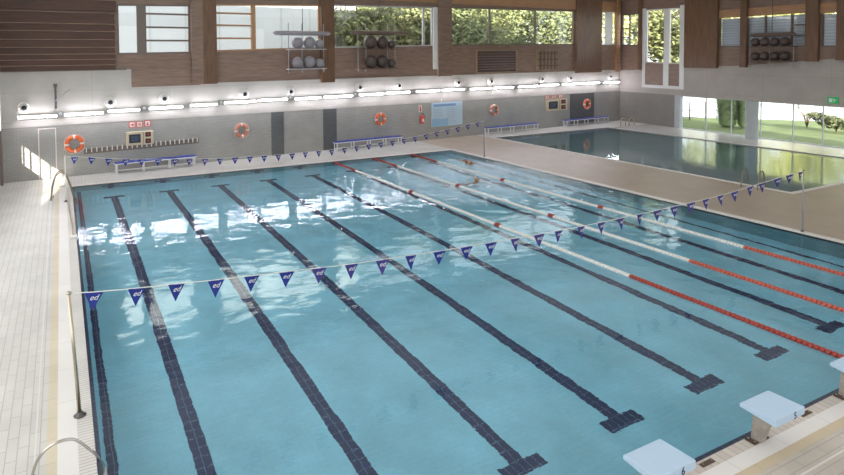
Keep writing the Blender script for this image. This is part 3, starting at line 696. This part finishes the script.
# ------------------------------------------------------------------ other walls and ceiling
def f(bm):
    openings = [(22.9, 24.6)]
    box(bm, -3.35, -3.05, -8.2, 12, -.12, TOP); box(bm, -3.35, -3.05, 12, 23.5, -.12, 1.7); box(bm, -3.35, -3.05, 12, 23.5, 2.9, TOP); box(bm, -3.35, -3.05, 23.5, 27.9, -.12, TOP)
st(part('wall_left', f, M['white_wall']), 'white left wall', 'wall')
r = link('window_1', None); st(r, 'side window letting sunlight onto the far left corner', 'window')
part('window_frame', lambda bm: (box(bm, -3.24, -3.16, 12, 23.5, 1.7, 1.76), box(bm, -3.24, -3.16, 12, 23.5, 2.84, 2.9)), M['frame_grey'], r)
for y in (12.05, 15.0, 17.4, 19.4, 21.2, 22.5, 23.45): part('mullion', lambda bm: box(bm, -3.24, -3.16, y-.05, y+.05, 1.76, 2.84), M['frame_grey'], r)
st(part('wall_back', lambda bm: box(bm, -3.35, 42, -8.5, -8.2, -.12, TOP), M['white_wall']), 'white wall behind the spectators', 'wall')
def f(bm): prism(bm, [(-3.35, -8.5), (41.6, -8.5), (44.9, 31.5), (-3.35, 28.2)], 2, TOP, TOP+.25)
st(part('ceiling', f, M['ceiling']), 'pale ceiling of the hall', 'ceiling')
st(part('trim_70', lambda bm: box(bm, -3.05, -2.93, 26.9, 27.15, 0, 2.6), M['frame_dark']), 'dark post in the far left corner', 'post')

# ------------------------------------------------------------------ lane ropes
def lane_rope(x, near, y5, y20, label):
    t = thing('lane_rope', label, 'lane rope', (x, 0, -.02), 0, 'lane ropes across the pool')
    part('cable', lambda bm: tube(bm, [(0, .02, .01), (0, LEN-.02, .01)], .008, 6), M['steel'], t)
    disc = lambda r: mesh(lambda bm: lathe(bm, [(r*.55, 0), (r*.9, .012), (r, .05), (r*.9, .088), (r*.55, .10)], 12, 'y'), 'disc')
    dw, dr, dd = disc(.068), disc(.072), disc(.08)
    dw.materials.append(M['float_white']); dr.materials.append((M['float_mred'] if x < 14 else M['float_red']) if near else M['float_dred']); dd.materials.append(M['float_dred'])
    n = 0; y = .25
    while y < y5 and n < 60:       # red floats nearest the blocks, one object each
        link('float', dr, None, t, (0, y, .01)); y += .104; n += 1
    n = 0; yy = y
    while n < 40: link('float', dw, None, t, (0, yy, .01)); yy += .104; n += 1
    def run(a, b, r):
        def f(bm):
            q = a
            while q < b:
                lathe(bm, [(r*.55, q), (r*.9, q+.012), (r, q+.05), (r*.9, q+.088), (r*.55, q+.10)], 8, 'y', (0, 0, .01)); q += .104
        return f
    o = part('float_run', run(yy, y20, .068), M['float_white'], t); o['kind'] = 'stuff'
    o = part('float_run', run(y20, 24.8, .072), M['float_dred'], t); o['kind'] = 'stuff'; o['label'] = 'dark red floats at the far end'
    for m in (10.85, 16.6):
        part('marker_float', lambda bm: lathe(bm, [(.05, m-.12), (.095, m-.1), (.095, m+.1), (.05, m+.12)], 14, 'y', (0, 0, .01)), M['float_dred'], t)
lane_rope(13.43, True, 5.45, 22.0, 'white lane rope with red end, nearest of the three, left of the others')
lane_rope(15.97, True, 5.45, 22.0, 'white lane rope with red end, middle of the three')
lane_rope(18.60, True, 5.45, 22.0, 'white lane rope with red end, closest to the tan deck')

# ------------------------------------------------------------------ backstroke flags
NX = [.08,.77,1.45,2.16,2.85,3.55,4.25,4.98,5.71,6.43,7.18,7.93,8.64,9.38,10.14,10.81,11.58,12.32,13.06,13.82,14.54,15.25,15.98,16.68,17.37,18.07,18.89,19.5,20.36,21.05,21.7]
NP = [(-.30,2.13),(.08,2.08),(.75,2.02),(1.45,1.97),(2.16,1.915),(2.83,1.875),(3.54,1.83),(4.25,1.785),(4.99,1.745),(5.71,1.715),(6.43,1.695),(7.17,1.67),(8.64,1.645),(10.14,1.625),(11.57,1.62),(13.02,1.64),(14.5,1.67),(16.64,1.73),(18.05,1.80),(18.87,1.87),(20.33,1.98),(21.01,2.03),(21.86,2.07)]
FP = [(-.27,1.9),(.1,1.87),(.77,1.79),(1.44,1.68),(2.13,1.6),(2.8,1.54),(3.48,1.48),(4.22,1.42),(4.86,1.37),(5.57,1.31),(6.27,1.27),(9.08,1.20),(11.93,1.22),(14.13,1.33),(16.35,1.48),(17.09,1.54),(17.88,1.64),(18.59,1.73),(19.34,1.81),(20.03,1.9),(20.78,2.01),(21.86,2.14)]
def zi(P, x):
    for p, q in zip(P, P[1:]):
        if p[0] <= x <= q[0]: return p[1]+(q[1]-p[1])*(x-p[0])/(q[0]-p[0])
    return P[-1][1]
logo = text_mesh('ed', .135, .001, .35); logo.materials.append(M['print_white'])
def pen(bm):
    w, h, n = .155, .32, 6
    rows = []
    for i in range(n+1):
        k = i/n; ww = w*(1-k)+.004*k; yb = .012*math.sin(k*3)
        rows.append([bm.verts.new((sx*ww, yb+dy, -h*k)) for dy in (-.0015, .0015) for sx in (-1, 1)])
    for a, b in zip(rows, rows[1:]):
        for i, j in ((0, 1), (3, 2), (1, 3), (2, 0)): bm.faces.new((a[i], a[j], b[j], b[i]))
    bm.faces.new([rows[0][i] for i in (0, 1, 3, 2)]); bm.faces.new([rows[-1][i] for i in (0, 2, 3, 1)])
    bmesh.ops.recalc_face_normals(bm, faces=bm.faces)
pm = {k: mesh(pen, 'pennant') for k in ('navy', 'navy2')}
for k, v in pm.items(): v.materials.append(M[k])
def flags(y, xs, P, label, vio):
    t = thing('flag_line', label, 'bunting', (0, y, 0), 0, 'backstroke flag lines')
    pts = []
    x = P[0][0]
    while x < P[-1][0]: pts.append((x, 0, zi(P, x))); x += .2
    pts.append((P[-1][0], 0, P[-1][1]))
    part('cord', lambda bm: tube(bm, pts, .010, 6), M['cord'], t)
    random.seed(5)
    for i, x in enumerate(xs):
        ry = math.atan2(zi(P, x+.2)-zi(P, x-.2), .4)
        p = link('pennant', pm['navy2' if (vio and x > 9) or (x > 3.6 and x < 6) else 'navy'], None, t, (x, 0, zi(P, x)), (random.uniform(-.12, .12), -ry, random.uniform(-.3, .15)))
        l = link('emblem', logo, None, p, (0, -.010, -.095), (PI/2, 0, 0)); l['label'] = 'white printed emblem'
flags(5.45, NX, NP, 'line of blue pennants strung low across the near end of the pool', True)
XF = [.1,.77,1.44,2.13,2.8,3.48,4.22,4.86,5.57,6.27]+[6.27+i*.72 for i in range(1, 22)]
XF = [x for x in XF if x < 21.6]
flags(22.0, XF, FP, 'sagging line of blue pennants across the far end of the pool', True)
def pole(x, y, h, lean, m, label, r=.028, tip=True):
    t = thing('flag_pole', label, 'pole', (x, y, 0), 0, 'flag line poles')
    part('pole', lambda bm: tube(bm, [(0, 0, 0), (lean, 0, h)], [r, r*.75], 12), m, t)
    part('socket', lambda bm: lathe(bm, [(.10, .0), (.10, .012), (.05, .02), (.045, .07)], 18), M['dark_metal'], t)
    part('eyelet', lambda bm: lathe(bm, [(.02, h-.03), (.038, h-.01), (.038, h+.02), (.02, h+.035)], 12, 'z', (lean, 0, 0)), M['rail_bronze'], t)
pole(-.19, 5.45, 2.13, -.12, M['rail_bronze'], 'brownish metal pole at the left edge holding the near flag line', .032)
pole(-.27, 22.0, 1.95, 0, M['cord'], 'slim pale pole at the far left holding the far flag line', .022)
pole(W+.22, 5.45, 2.10, .0, M['paint_grey'], 'grey pole on the right coping holding the near flag line', .028)
pole(W+.22, 22.0, 2.18, .0, M['paint_grey'], 'grey pole on the right coping holding the far flag line', .028)

# ------------------------------------------------------------------ starting blocks
def block(x, num, label):
    t = thing('starting_block', label, 'starting block', (x, -.09, 0), 0, 'starting blocks at the near end')
    def top(bm):
        prism(bm, [(.05, .655), (-.47, .67), (-.47, .55), (.05, .60)], 0, -.38, .38)
    part('platform', top, M['block_top'], t, bevel=.008)
    part('pedestal', lambda bm: prism(bm, [(-.09, 0), (.05, 0), (.03, .30), (.0, .60), (-.30, .57), (-.16, .25)], 0, -.09, .09), M['block_leg'], t, bevel=.02)
    part('base_plate', lambda bm: box(bm, -.19, .19, -.08, .07, .0, .022), M['brown_plate'], t)
    for sx in (-.14, .14):
        for yy in (-.05, .045): part('bolt', lambda bm: lathe(bm, [(.014, .022), (.014, .036)], 6, 'z', (sx, yy, 0)), M['steel'], t)
    me = text_mesh(num, .15, .002); me.materials.append(M['number'])
    n = link('number', me, None, t, (.12, -.4735, .60), (PI/2, 0, 0)); n['label'] = 'black number %s' % num
    part('hand_grip', lambda bm: tube(bm, [(-.22, .0, .60), (-.22, .03, .52), (.22, .03, .52), (.22, .0, .60)], .014, 8), M['steel'], t)
block(6.72, '6', 'light blue starting block cut by the bottom of the picture, number 6')
block(9.33, '5', 'light blue starting block numbered 5 on its back edge')
block(11.93, '4', 'light blue starting block cut by the right edge of the picture')
for x, lb in ((8.10, 'small dark plate in the gutter between blocks 6 and 5'), (10.73, 'small dark plate in the gutter right of block 5')):
    t = thing('gutter_plate', lb, 'drain plate', (x, -.085, .001), 0, 'dark plates in the near gutter')
    part('plate', lambda bm: box(bm, -.14, .14, -.035, .035, 0, .012), M['brown_plate'], t)
    part('screw', lambda bm: (lathe(bm, [(.012, .012), (.012, .018)], 8, 'z', (-.1, 0, 0)), lathe(bm, [(.012, .012), (.012, .018)], 8, 'z', (.1, 0, 0))), M['steel'], t)

# ------------------------------------------------------------------ ladders
def side_ladder(y0, y1, label, hgt=.42, land=-.86, m='steel', flip=False, x0=0, tread=True, r=.021, sc=1.0):
    t = thing('pool_ladder', label, 'ladder', (x0, (y0+y1)/2, 0), 0)
    sg = sc
    for y in (y0, y1):
        yy = y-(y0+y1)/2
        pts = [(sg*land, yy, 0), (sg*(land+.06), yy, hgt*.45), (sg*(land+.17), yy, hgt*.8), (sg*(land+.30), yy, hgt*.96), (sg*(land+.45), yy, hgt), (sg*(land+.58), yy, hgt*.9), (sg*(land+.72), yy, hgt*.55), (sg*(land+.88), yy, .02), (sg*(land+.96), yy, -.3), (sg*(land+.96), yy, -1.1)]
        sm = []
        for i in range(len(pts)-1):      # catmull-rom through the points
            p0, p1, p2, p3 = [Vector(pts[max(0, min(len(pts)-1, i+k))]) for k in (-1, 0, 1, 2)]
            for q in range(5):
                u = q/5; sm.append(.5*((2*p1)+(p2-p0)*u+(2*p0-5*p1+4*p2-p3)*u*u+(3*p1-p0-3*p2+p3)*u**3))
        sm.append(Vector(pts[-1]))
        part('rail', lambda bm: tube(bm, sm, r, 12), M[m], t)
        part('foot_flange', lambda bm: lathe(bm, [(.05, .0), (.05, .012), (.03, .02)], 16, 'z', (sg*land, yy, 0)), M[m], t)
    for z in (-.35, -.65, -.95):
        part('tread', lambda bm: box(bm, sg*(land+.96)-.04, sg*(land+.96)+.04, y0-(y0+y1)/2, y1-(y0+y1)/2, z-.015, z+.015), M[m], t)
    return t
side_ladder(3.22, 4.15, 'curved stainless ladder rail in the near left corner of the picture')
t = side_ladder(22.55, 23.1, 'stainless pool ladder rails at the far left corner of the pool', 1.15, -.84, 'rail_dark', r=.03)
part('cross_bar', lambda bm: tube(bm, [(-.76, -.275, .10), (-.76, .275, .10)], .018, 8), M['steel'], t)
side_ladder(9.75, 10.45, 'warm metal ladder rails at the near side of the small pool', .80, -.80, 'rail_dark', False, PX0+.02, r=.024, sc=.72)
t = thing('hand_rail', 'pale curved hand rails by the far corner of the small pool', 'hand rail', (41.4, 28.2, 0))
for k, x in enumerate((0, .9)):
    part('rail', lambda bm: tube(bm, [(x-.35, -.1*k, 0), (x-.35, -.1*k, .45)]+[(x-.35+.3-.3*math.cos(a), -.1*k, .45+.18*math.sin(a)) for a in [PI*i/10 for i in range(1, 10)]]+[(x+.25, -.1*k, .45), (x+.25, -.1*k, 0)], .035, 10), M['rail_bronze'], t)
    part('flange', lambda bm: (lathe(bm, [(.07, 0), (.07, .015)], 12, 'z', (x-.35, -.1*k, 0)), lathe(bm, [(.07, 0), (.07, .015)], 12, 'z', (x+.25, -.1*k, 0))), M['rail_bronze'], t)
# cleaning pole on the coping
t = thing('cleaning_pole', 'long thin cleaning pole lying along the left coping', 'pole', (-.10, 16.4, 0))
part('pole', lambda bm: tube(bm, [(.0, 0, .05), (-.08, 4, .035), (-.14, 7.8, .03)], .022, 8), M['rail_bronze'], t)
part('brush_head', lambda bm: box(bm, -.10, .12, -.12, .02, .005, .09), M['white_plastic'], t, bevel=.02)
part('bristles', lambda bm: box(bm, -.09, .11, -.11, .01, .002, .03), M['float_white'], t)

# ------------------------------------------------------------------ swimmers
def skin_body(name, verts, edges, mt, parent, root=0, lv=2):
    me = bpy.data.meshes.new(name); me.from_pydata([v[:3] for v in verts], edges, []); me.update()
    o = link(name, me, mt, parent)
    o.modifiers.new('s', 'SKIN'); 
    for i, v in enumerate(verts):
        sv = me.skin_vertices[0].data[i]; sv.radius = (v[3], v[4] if len(v) > 4 else v[3]); sv.use_root = (i == root)
    sd = o.modifiers.new('d', 'SUBSURF'); sd.levels = lv; sd.render_levels = lv
    o.modifiers['s'].use_smooth_shade = True
    return o
def head(t, c, cap_m, face_dir):
    # head facing along face_dir (unit, horizontal)
    f = Vector(face_dir).normalized(); s = Vector((-f.y, f.x, 0)); c = Vector(c)
    def skull(bm):
        r = bmesh.ops.create_uvsphere(bm, u_segments=20, v_segments=14, radius=.1)['verts']
        for v in r:
            x, y, z = v.co
            v.co = c + f*(x*1.08) + s*(y*.84) + Vector((0, 0, z*1.2 - (.015 if x > .05 and z < 0 else 0)))
    o = part('head', skull, M['skin'], t)
    for p in o.data.polygons: p.use_smooth = True
    def capf(bm):
        r = bmesh.ops.create_uvsphere(bm, u_segments=20, v_segments=14, radius=.107)['verts']
        bmesh.ops.bisect_plane(bm, geom=bm.verts[:]+bm.edges[:]+bm.faces[:], plane_co=(0, 0, .015), plane_no=(-.35, 0, 1), clear_inner=True)
        for v in bm.verts: 
            x, y, z = v.co; v.co = c + f*(x*1.08) + s*(y*.84) + Vector((0, 0, z*1.2))
    o = part('swim_cap', capf, cap_m, t)
    for p in o.data.polygons: p.use_smooth = True
    part('nose', lambda bm: prism(bm, [(0, 0), (.03, 0), (0, .04)], 1, -.012, .012), M['skin'], t, c+f*.10+Vector((0, 0, -.02)), (0, 0, math.atan2(f.y, f.x)))
    for sg in (-1, 1):
        e = c + f*.092 + s*(.034*sg) + Vector((0, 0, .018))
        o = part('goggle', lambda bm: bmesh.ops.create_uvsphere(bm, u_segments=10, v_segments=8, radius=.022), M['dial'], t, e)
        part('ear', lambda bm: bmesh.ops.create_uvsphere(bm, u_segments=8, v_segments=6, radius=.02), M['skin'], t, c + s*(.085*sg))
    part('mouth', lambda bm: box(bm, -.004, .004, -.022, .022, -.005, .005), M['float_dred'], t, c+f*.102+Vector((0, 0, -.06)), (0, 0, math.atan2(f.y, f.x)))

def fingers(V, E, wrist, d, side):
    d = Vector(d).normalized(); s = Vector(side).normalized(); w = Vector(wrist[0:3])
    pi_ = wrist[3]
    palm = w + d*.08; V.append((*palm, .03, .018)); E.append((pi_, len(V)-1)); pm_ = len(V)-1
    for k, ln in enumerate((.075, .085, .08, .06)):
        o = palm + s*(-.033+.022*k) + d*.01
        V.append((*o, .009)); a = len(V)-1; E.append((pm_, a))
        V.append((*(o+d*ln*.55), .008)); E.append((a, a+1))
        V.append((*(o+d*ln+Vector((0, 0, -.015))), .007)); E.append((a+1, a+2))
    o = w + d*.03 + s*-.04
    V.append((*o, .010)); E.append((pi_, len(V)-1)); V.append((*(o+d*.045+s*-.02), .008)); E.append((len(V)-2, len(V)-1))

# crawl swimmer, mid stroke, heading for the near end
t = thing('person', 'person swimming face down near the tan deck edge, at the far right of the pool', 'person', (20.15, 21.5, -.05), 0.0, 'swimmers')
t.rotation_euler = (0, 0, -.25)
# body axis along -Y (head at -Y)
V = [(0,.0,.0,.15,.12),(0,-.22,.02,.15,.11),(0,-.48,.03,.19,.11),(0,-.60,.03,.09,.07),(0,-.66,.03,.055),
     (-.13,.10,-.01,.09),(-.15,.52,-.03,.062),(-.14,.92,-.08,.042),(-.14,1.08,-.10,.03),
     (.13,.10,-.01,.09),(.16,.52,-.06,.062),(.15,.92,-.04,.042),(.15,1.08,-.02,.03),
     (-.20,-.52,.04,.065),(-.28,-.74,.22,.045),(-.24,-.98,.08,.034),
     (.20,-.50,.02,.065),(.30,-.24,-.02,.045),(.27,.02,-.05,.034)]
E_ = [(0,1),(1,2),(2,3),(3,4),(0,5),(5,6),(6,7),(7,8),(0,9),(9,10),(10,11),(11,12),(2,13),(13,14),(14,15),(2,16),(16,17),(17,18)]
fingers(V, E_, (-.24,-.98,.08,15), (.1,-1,-.3), (1,0,0)); fingers(V, E_, (.27,.02,-.05,18), (0,1,-.2), (-1,0,0))
skin_body('body', V, E_, M['skin'], t)
head(t, (0,-.80,.05), M['cap'], (0,-1,0))
part('swimsuit', lambda bm: lathe(bm, [(.12, -.14), (.168, -.10), (.175, .05), (.15, .16), (.10, .20)], 16, 'y', (0, 0, .0)), M['suit'], t).scale = (1, 1, .86)
# second swimmer, head and shoulders out of the water
t = thing('person', 'person in an orange cap with only head and shoulders above water, between two lane ropes', 'person', (17.2, 16.9, -.12), .2, 'swimmers')
V = [(0,.35,-.55,.14,.11),(0,.20,-.34,.14,.11),(0,.06,-.10,.19,.11),(0,.0,.02,.07),(0,-.02,.07,.05),
     (-.10,.46,-.60,.09),(-.12,.85,-.70,.062),(-.11,1.22,-.72,.042),(-.11,1.36,-.76,.03),
     (.10,.46,-.60,.09),(.14,.80,-.86,.062),(.12,1.14,-1.0,.042),(.12,1.26,-1.04,.03),
     (-.20,.06,-.06,.062),(-.38,-.14,-.10,.045),(-.36,-.38,-.08,.034),
     (.20,.06,-.06,.062),(.38,-.12,-.12,.045),(.38,-.36,-.10,.034)]
E_ = [(0,1),(1,2),(2,3),(3,4),(0,5),(5,6),(6,7),(7,8),(0,9),(9,10),(10,11),(11,12),(2,13),(13,14),(14,15),(2,16),(16,17),(17,18)]
fingers(V, E_, (-.36,-.38,-.08,15), (.2,-1,0), (1,0,0)); fingers(V, E_, (.38,-.36,-.10,18), (-.2,-1,0), (-1,0,0))
skin_body('body', V, E_, M['skin'], t)
head(t, (0,-.06,.20), M['cap'], (0,-1,0))

# ------------------------------------------------------------------ garden outside the right window
def f(bm): prism(bm, [(44.85, 31.5), (43.38, 13.3), (41.5, -10), (62, -10), (62, 20), (52, 31.5)], 2, -.35, -.12)
tag(part('lawn', f, M['grass']), 'green lawn outside the garden window', 'grass', kind='stuff')
st(part('floor_terrace', lambda bm: prism(bm, [(52, 31.5), (62, 20), (62, -10), (150, -10), (150, 90), (52, 90)], 2, -.36, -.13), M['paving']), 'sunlit white paving beyond the lawn', 'paving')
st(part('floor_yard', lambda bm: prism(bm, [(-10, 31), (-10, 80), (52, 80), (52, 31.5), (44.9, 31.5)], 2, -.36, -.14), M['paving']), 'yard behind the far wall', 'ground')

def leafball(bm, c, R, n, size, squash=(1, 1, 1)):
    for _ in range(n):
        d = Vector((random.gauss(0, 1), random.gauss(0, 1), random.gauss(0, 1))).normalized()
        p = Vector(c) + Vector((d.x*squash[0], d.y*squash[1], d.z*squash[2]))*R*(random.random()**.35)
        a = Vector((random.uniform(-1, 1), random.uniform(-1, 1), random.uniform(-1, 1))).normalized(); b = a.orthogonal().normalized()
        s = size*random.uniform(.6, 1.3)
        v = [bm.verts.new(p+a*s*x+b*s*.5*y) for x, y in ((-.5, 0), (0, -.5), (.5, 0), (0, .5))]
        bm.faces.new(v)
def tree(x, y, h, r, m, label, seed, n=2600, size=.34, kind='broadleaf_tree', base=-.15, crown0=.3):
    random.seed(seed)
    t = thing(kind, label, 'tree', (x, y, base), 0, 'trees outside the hall')
    limbs = []
    part('trunk', lambda bm: tube(bm, [(0, 0, 0), (.1, .05, h*.3), (-.1, .1, h*.6), (.05, 0, h*.92)], [.26, .2, .13, .03], 10), M['bark'], t)
    for k in range(7):
        a = 2.4*k; z = h*(.3+.08*k); e = Vector((math.cos(a)*r*.75, math.sin(a)*r*.75, z+r*.45)); limbs.append(e)
        part('branch', lambda bm: tube(bm, [(0, 0, z-.2), (e.x*.5, e.y*.5, z+.25*r), tuple(e)], [.09, .06, .02], 6), M['bark'], t)
    def f(bm):
        per = n//16
        for e in limbs: leafball(bm, e, r*.5, per, size)
        for k in range(9):
            a = random.uniform(0, 6.28); q = random.uniform(0, .55)*r; z = h*random.uniform(crown0+.12, .97)
            leafball(bm, (math.cos(a)*q, math.sin(a)*q, z), r*random.uniform(.38, .6), per, size)
    part('foliage', f, m, t)
# behind the far wall
spec = [(25.5, 9, 11.5, 3.4, 'leaf', 'leafy tree seen through the high window with the brown rack'),
        (31.0, 13, 12.5, 4.2, 'leaf_yellow', 'yellow green tree behind the left pane of the widest high window'),
        (36.5, 11, 12.0, 4.2, 'leaf_dark', 'deep green tree behind the middle pane of the widest high window'),
        (43.0, 14, 12.5, 4.4, 'leaf', 'green tree behind the right pane of the widest high window'),
        (52.5, 20, 13.5, 4.6, 'leaf_dark', 'dark green tree behind the corner windows')]
for i, (s, yy, h, r, m, lb) in enumerate(spec):
    p = fw(s, yy); tree(p.x, p.y, h, r, M[m], lb, 11+i, n=9000, size=.5)
for i, (s, yy, lb) in enumerate([(33, 24, 'dense dark tree farther back behind the left half of the widest high window'), (45, 25, 'dense dark tree farther back behind the right half of the widest high window'), (57, 26, 'dense dark tree farthest back beyond the hall corner')]):
    p = fw(s, yy); tree(p.x, p.y, 15, 6.5, M['leaf_dark'], lb, 31+i, n=8000, size=.75, crown0=.15)
tree(56.2, 35.6, 13, 3.9, M['leaf'], 'green tree behind the tall white framed high window', 45, n=7500, size=.5)
# pale building seen through the left high windows
t = thing('building', 'pale plain building behind the left high windows', 'building', FA, FR)
fpart('wall', lambda bm: box(bm, 2, 25, 8, 16, -.13, 13), M['facade'], t)
for k in range(9): fpart('joint', lambda bm: box(bm, 4+k*2.4, 4.06+k*2.4, 7.96, 8, 0, 13), M['frame_grey'], t)
fpart('cornice', lambda bm: box(bm, 1.8, 25.2, 7.8, 16.2, 13, 13.3), M['frame_grey'], t)
p = fw(57, 14); tree(p.x, p.y, 12, 4, M['leaf_dark'], 'dark tree outside beyond the corner of the hall', 40, n=6000, size=.5)
# mirrored in the small pool, beyond the paving
for i, (x, y, h, r, m) in enumerate([(86, 62, 17, 7, 'leaf_bright'), (91, 50, 18, 7, 'leaf_bright'), (88, 39, 17, 7, 'leaf_bright'), (91, 28, 18, 7, 'leaf_bright'), (87, 17, 16, 6.5, 'leaf_bright'), (88, 74, 17, 6.5, 'leaf_bright')]):
    tree(x, y, h, r, M[m], ['tall yellow green tree far beyond the lawn, mirrored at the left of the small pool','tall yellowish tree far beyond the lawn, mirrored behind the clipped shrub','green tree far beyond the lawn, mirrored left of the round column','broad yellow green tree far beyond the lawn, mirrored right of the round column','green tree far beyond the lawn, mirrored at the near end of the small pool','green tree far beyond the corner of the hall'][i], 60+i, n=4600, size=.8)
# clipped thujas
def thuja(x, y, h, r, label, seed):
    random.seed(seed)
    t = thing('clipped_thuja', label, 'shrub', (x, y, -.12), 0, 'clipped thujas on the lawn')
    part('trunk', lambda bm: tube(bm, [(0, 0, 0), (0, 0, h*.8)], .12, 8), M['bark'], t)
    def f(bm):
        lathe(bm, [(r*.5, .05), (r*.85, .25), (r*.97, h*.5), (r*.85, h*.85), (r*.4, h*.97), (.05, h)], 24)
        for v in bm.verts: v.co *= 1+.06*math.sin(v.co.x*9+v.co.z*7)
        for _ in range(4200):
            z = random.uniform(.3, h); a = random.uniform(0, 2*PI); k = r*(1.0 if .6 < z < h*.85 else .75)*random.uniform(.92, 1.08)
            p = Vector((k*math.cos(a), k*math.sin(a), z)); d = Vector((math.cos(a)*.4, math.sin(a)*.4, 1)).normalized(); b = d.orthogonal()
            s = random.uniform(.06, .16)
            bm.faces.new([bm.verts.new(q) for q in (p-b*s*.3, p+d*s, p+b*s*.3)])
    part('foliage', f, M['hedge'], t)
thuja(48.75, 24.15, 4.6, .75, 'tall clipped thuja on the lawn, left half of the pair', 5)
thuja(49.4, 23.1, 4.4, .65, 'tall clipped thuja on the lawn, right half of the pair', 6)
# round bush and bare shrub at the right
random.seed(9)
t = thing('conifer_bush', 'low spreading green bush on the lawn at the right edge', 'shrub', (52.4, 18.2, -.12))
part('stem', lambda bm: tube(bm, [(0, 0, 0), (0, 0, .8)], .06, 6), M['bark'], t)
part('foliage', lambda bm: [leafball(bm, (random.uniform(-1, 1), random.uniform(-1.4, 1.4), random.uniform(.4, 1.4)), .55, 220, .22, (1.3, 1.3, .5)) for _ in range(12)], M['leaf_dark'], t)
t = thing('bare_shrub', 'thin leafless shrub on the lawn left of the green bush', 'shrub', (53.9, 20.9, -.12))
for k in range(12):
    a = k*2.4; q = .25+.08*(k % 4)
    part('twig', lambda bm: tube(bm, [(0, 0, 0), (q*.5*math.cos(a), q*.5*math.sin(a), .8), (q*2.2*math.cos(a), q*2.2*math.sin(a), 1.9)], [.035, .022, .01], 5), M['bark'], t)
# fence at the far end of the lawn
t = thing('wire_fence', 'low fence with dark posts across the left of the garden', 'fence', (48.5, 30.2, -.12))
pts = [(i*1.1, -i*.75) for i in range(5)]
for (x, y) in pts: part('post', lambda bm: tube(bm, [(x, y, 0), (x, y, 1.7)], .05, 6), M['dark_metal'], t)
for (a, b) in zip(pts, pts[1:]): part('rail', lambda bm: (tube(bm, [(*a, .9), (*b, .9)], .03, 5), tube(bm, [(*a, .3), (*b, .3)], .03, 5)), M['poster_top'], t)
# pergola
t = thing('pergola', 'white slatted garden canopy beyond the lawn at the right', 'pergola', (69, 21, -.12))
for (x, y) in ((0, 0), (3, -1), (-.6, 5), (2.4, 4.5), (-1, 9), (2, 9)): part('post', lambda bm: box(bm, x-.07, x+.07, y-.07, y+.07, 0, 2.0), M['frame_grey'], t)
for k in range(16): part('rafter', lambda bm: box(bm, -1.4, 3.4, -1+k*.68, -.9+k*.68, 2.0, 2.14), M['frame_grey'], t)

# ------------------------------------------------------------------ light
w = bpy.data.worlds.new('World'); S.world = w; w.use_nodes = True; nt = w.node_tree
bg = nt.nodes['Background']; bg.inputs['Color'].default_value = (.90, .95, 1.0, 1); bg.inputs['Strength'].default_value = 2.4
sun = bpy.data.lights.new('sun', 'SUN'); sun.energy = 20.0; sun.angle = .01; sun.color = (1, .93, .82)
so = bpy.data.objects.new('sun', sun); COL.objects.link(so)
so.rotation_euler = Vector((.2, .90, -.185)).normalized().to_track_quat('-Z', 'Y').to_euler()
def area(name, loc, sx, sy, power, col, rot=(0, 0, 0)):
    a = bpy.data.lights.new(name, 'AREA'); a.shape = 'RECTANGLE'; a.size = sx; a.size_y = sy; a.energy = power; a.color = col
    o = bpy.data.objects.new(name, a); COL.objects.link(o); o.location = loc; o.rotation_euler = rot; return o
area('ceiling_fill', (9.5, 9.5, TOP-.05), 23, 33, 950, (1, .97, .93))  # fill light added under the closed ceiling to brighten the hall
area('ceiling_fill', (33.0, 10.5, TOP-.05), 14, 33, 420, (1, .95, .88))  # second added fill, above the small pool
# area lights added just inside the left and rear walls, standing in for daylight
area('wall_fill', (-3.0, 8, 3.3), 30, 4.4, 800, (1, .98, .96), (PI/2, 0, -PI/2))
area('wall_fill', (14, -8.1, 6.0), 30, 7, 800, (.95, .98, 1), (PI/2, 0, 0))

# ------------------------------------------------------------------ camera
cam = bpy.data.cameras.new('camera'); co = bpy.data.objects.new('camera', cam); COL.objects.link(co)
yaw, pitch, roll, fpx, sx, sy = .4590, .0386, -.0084, 588.07, -70.70, -160.12
f_ = Vector((math.sin(yaw)*math.cos(pitch), math.cos(yaw)*math.cos(pitch), -math.sin(pitch)))
rt = Vector((math.cos(yaw), -math.sin(yaw), 0)); up = rt.cross(f_)
r2 = rt*math.cos(roll)+up*math.sin(roll); u2 = -rt*math.sin(roll)+up*math.cos(roll)
m = Matrix((r2, u2, -f_)).transposed().to_4x4(); m.translation = (-.3399, -5.3737, 6.0903)
co.matrix_world = m
cam.sensor_fit = 'HORIZONTAL'; cam.sensor_width = 36; cam.lens = fpx*36/844
cam.shift_x = -sx/844; cam.shift_y = sy/844
cam.clip_start = .1; cam.clip_end = 500
S.camera = co
S.view_settings.view_transform = 'Standard'; S.view_settings.look = 'None'; S.view_settings.gamma = 1; S.view_settings.exposure = 0
S.view_settings.use_curve_mapping = False
S.cycles.use_denoising = True
S.cycles.max_bounces = 10; S.cycles.transmission_bounces = 8; S.cycles.glossy_bounces = 4; S.cycles.diffuse_bounces = 4
S.cycles.blur_glossy = .3
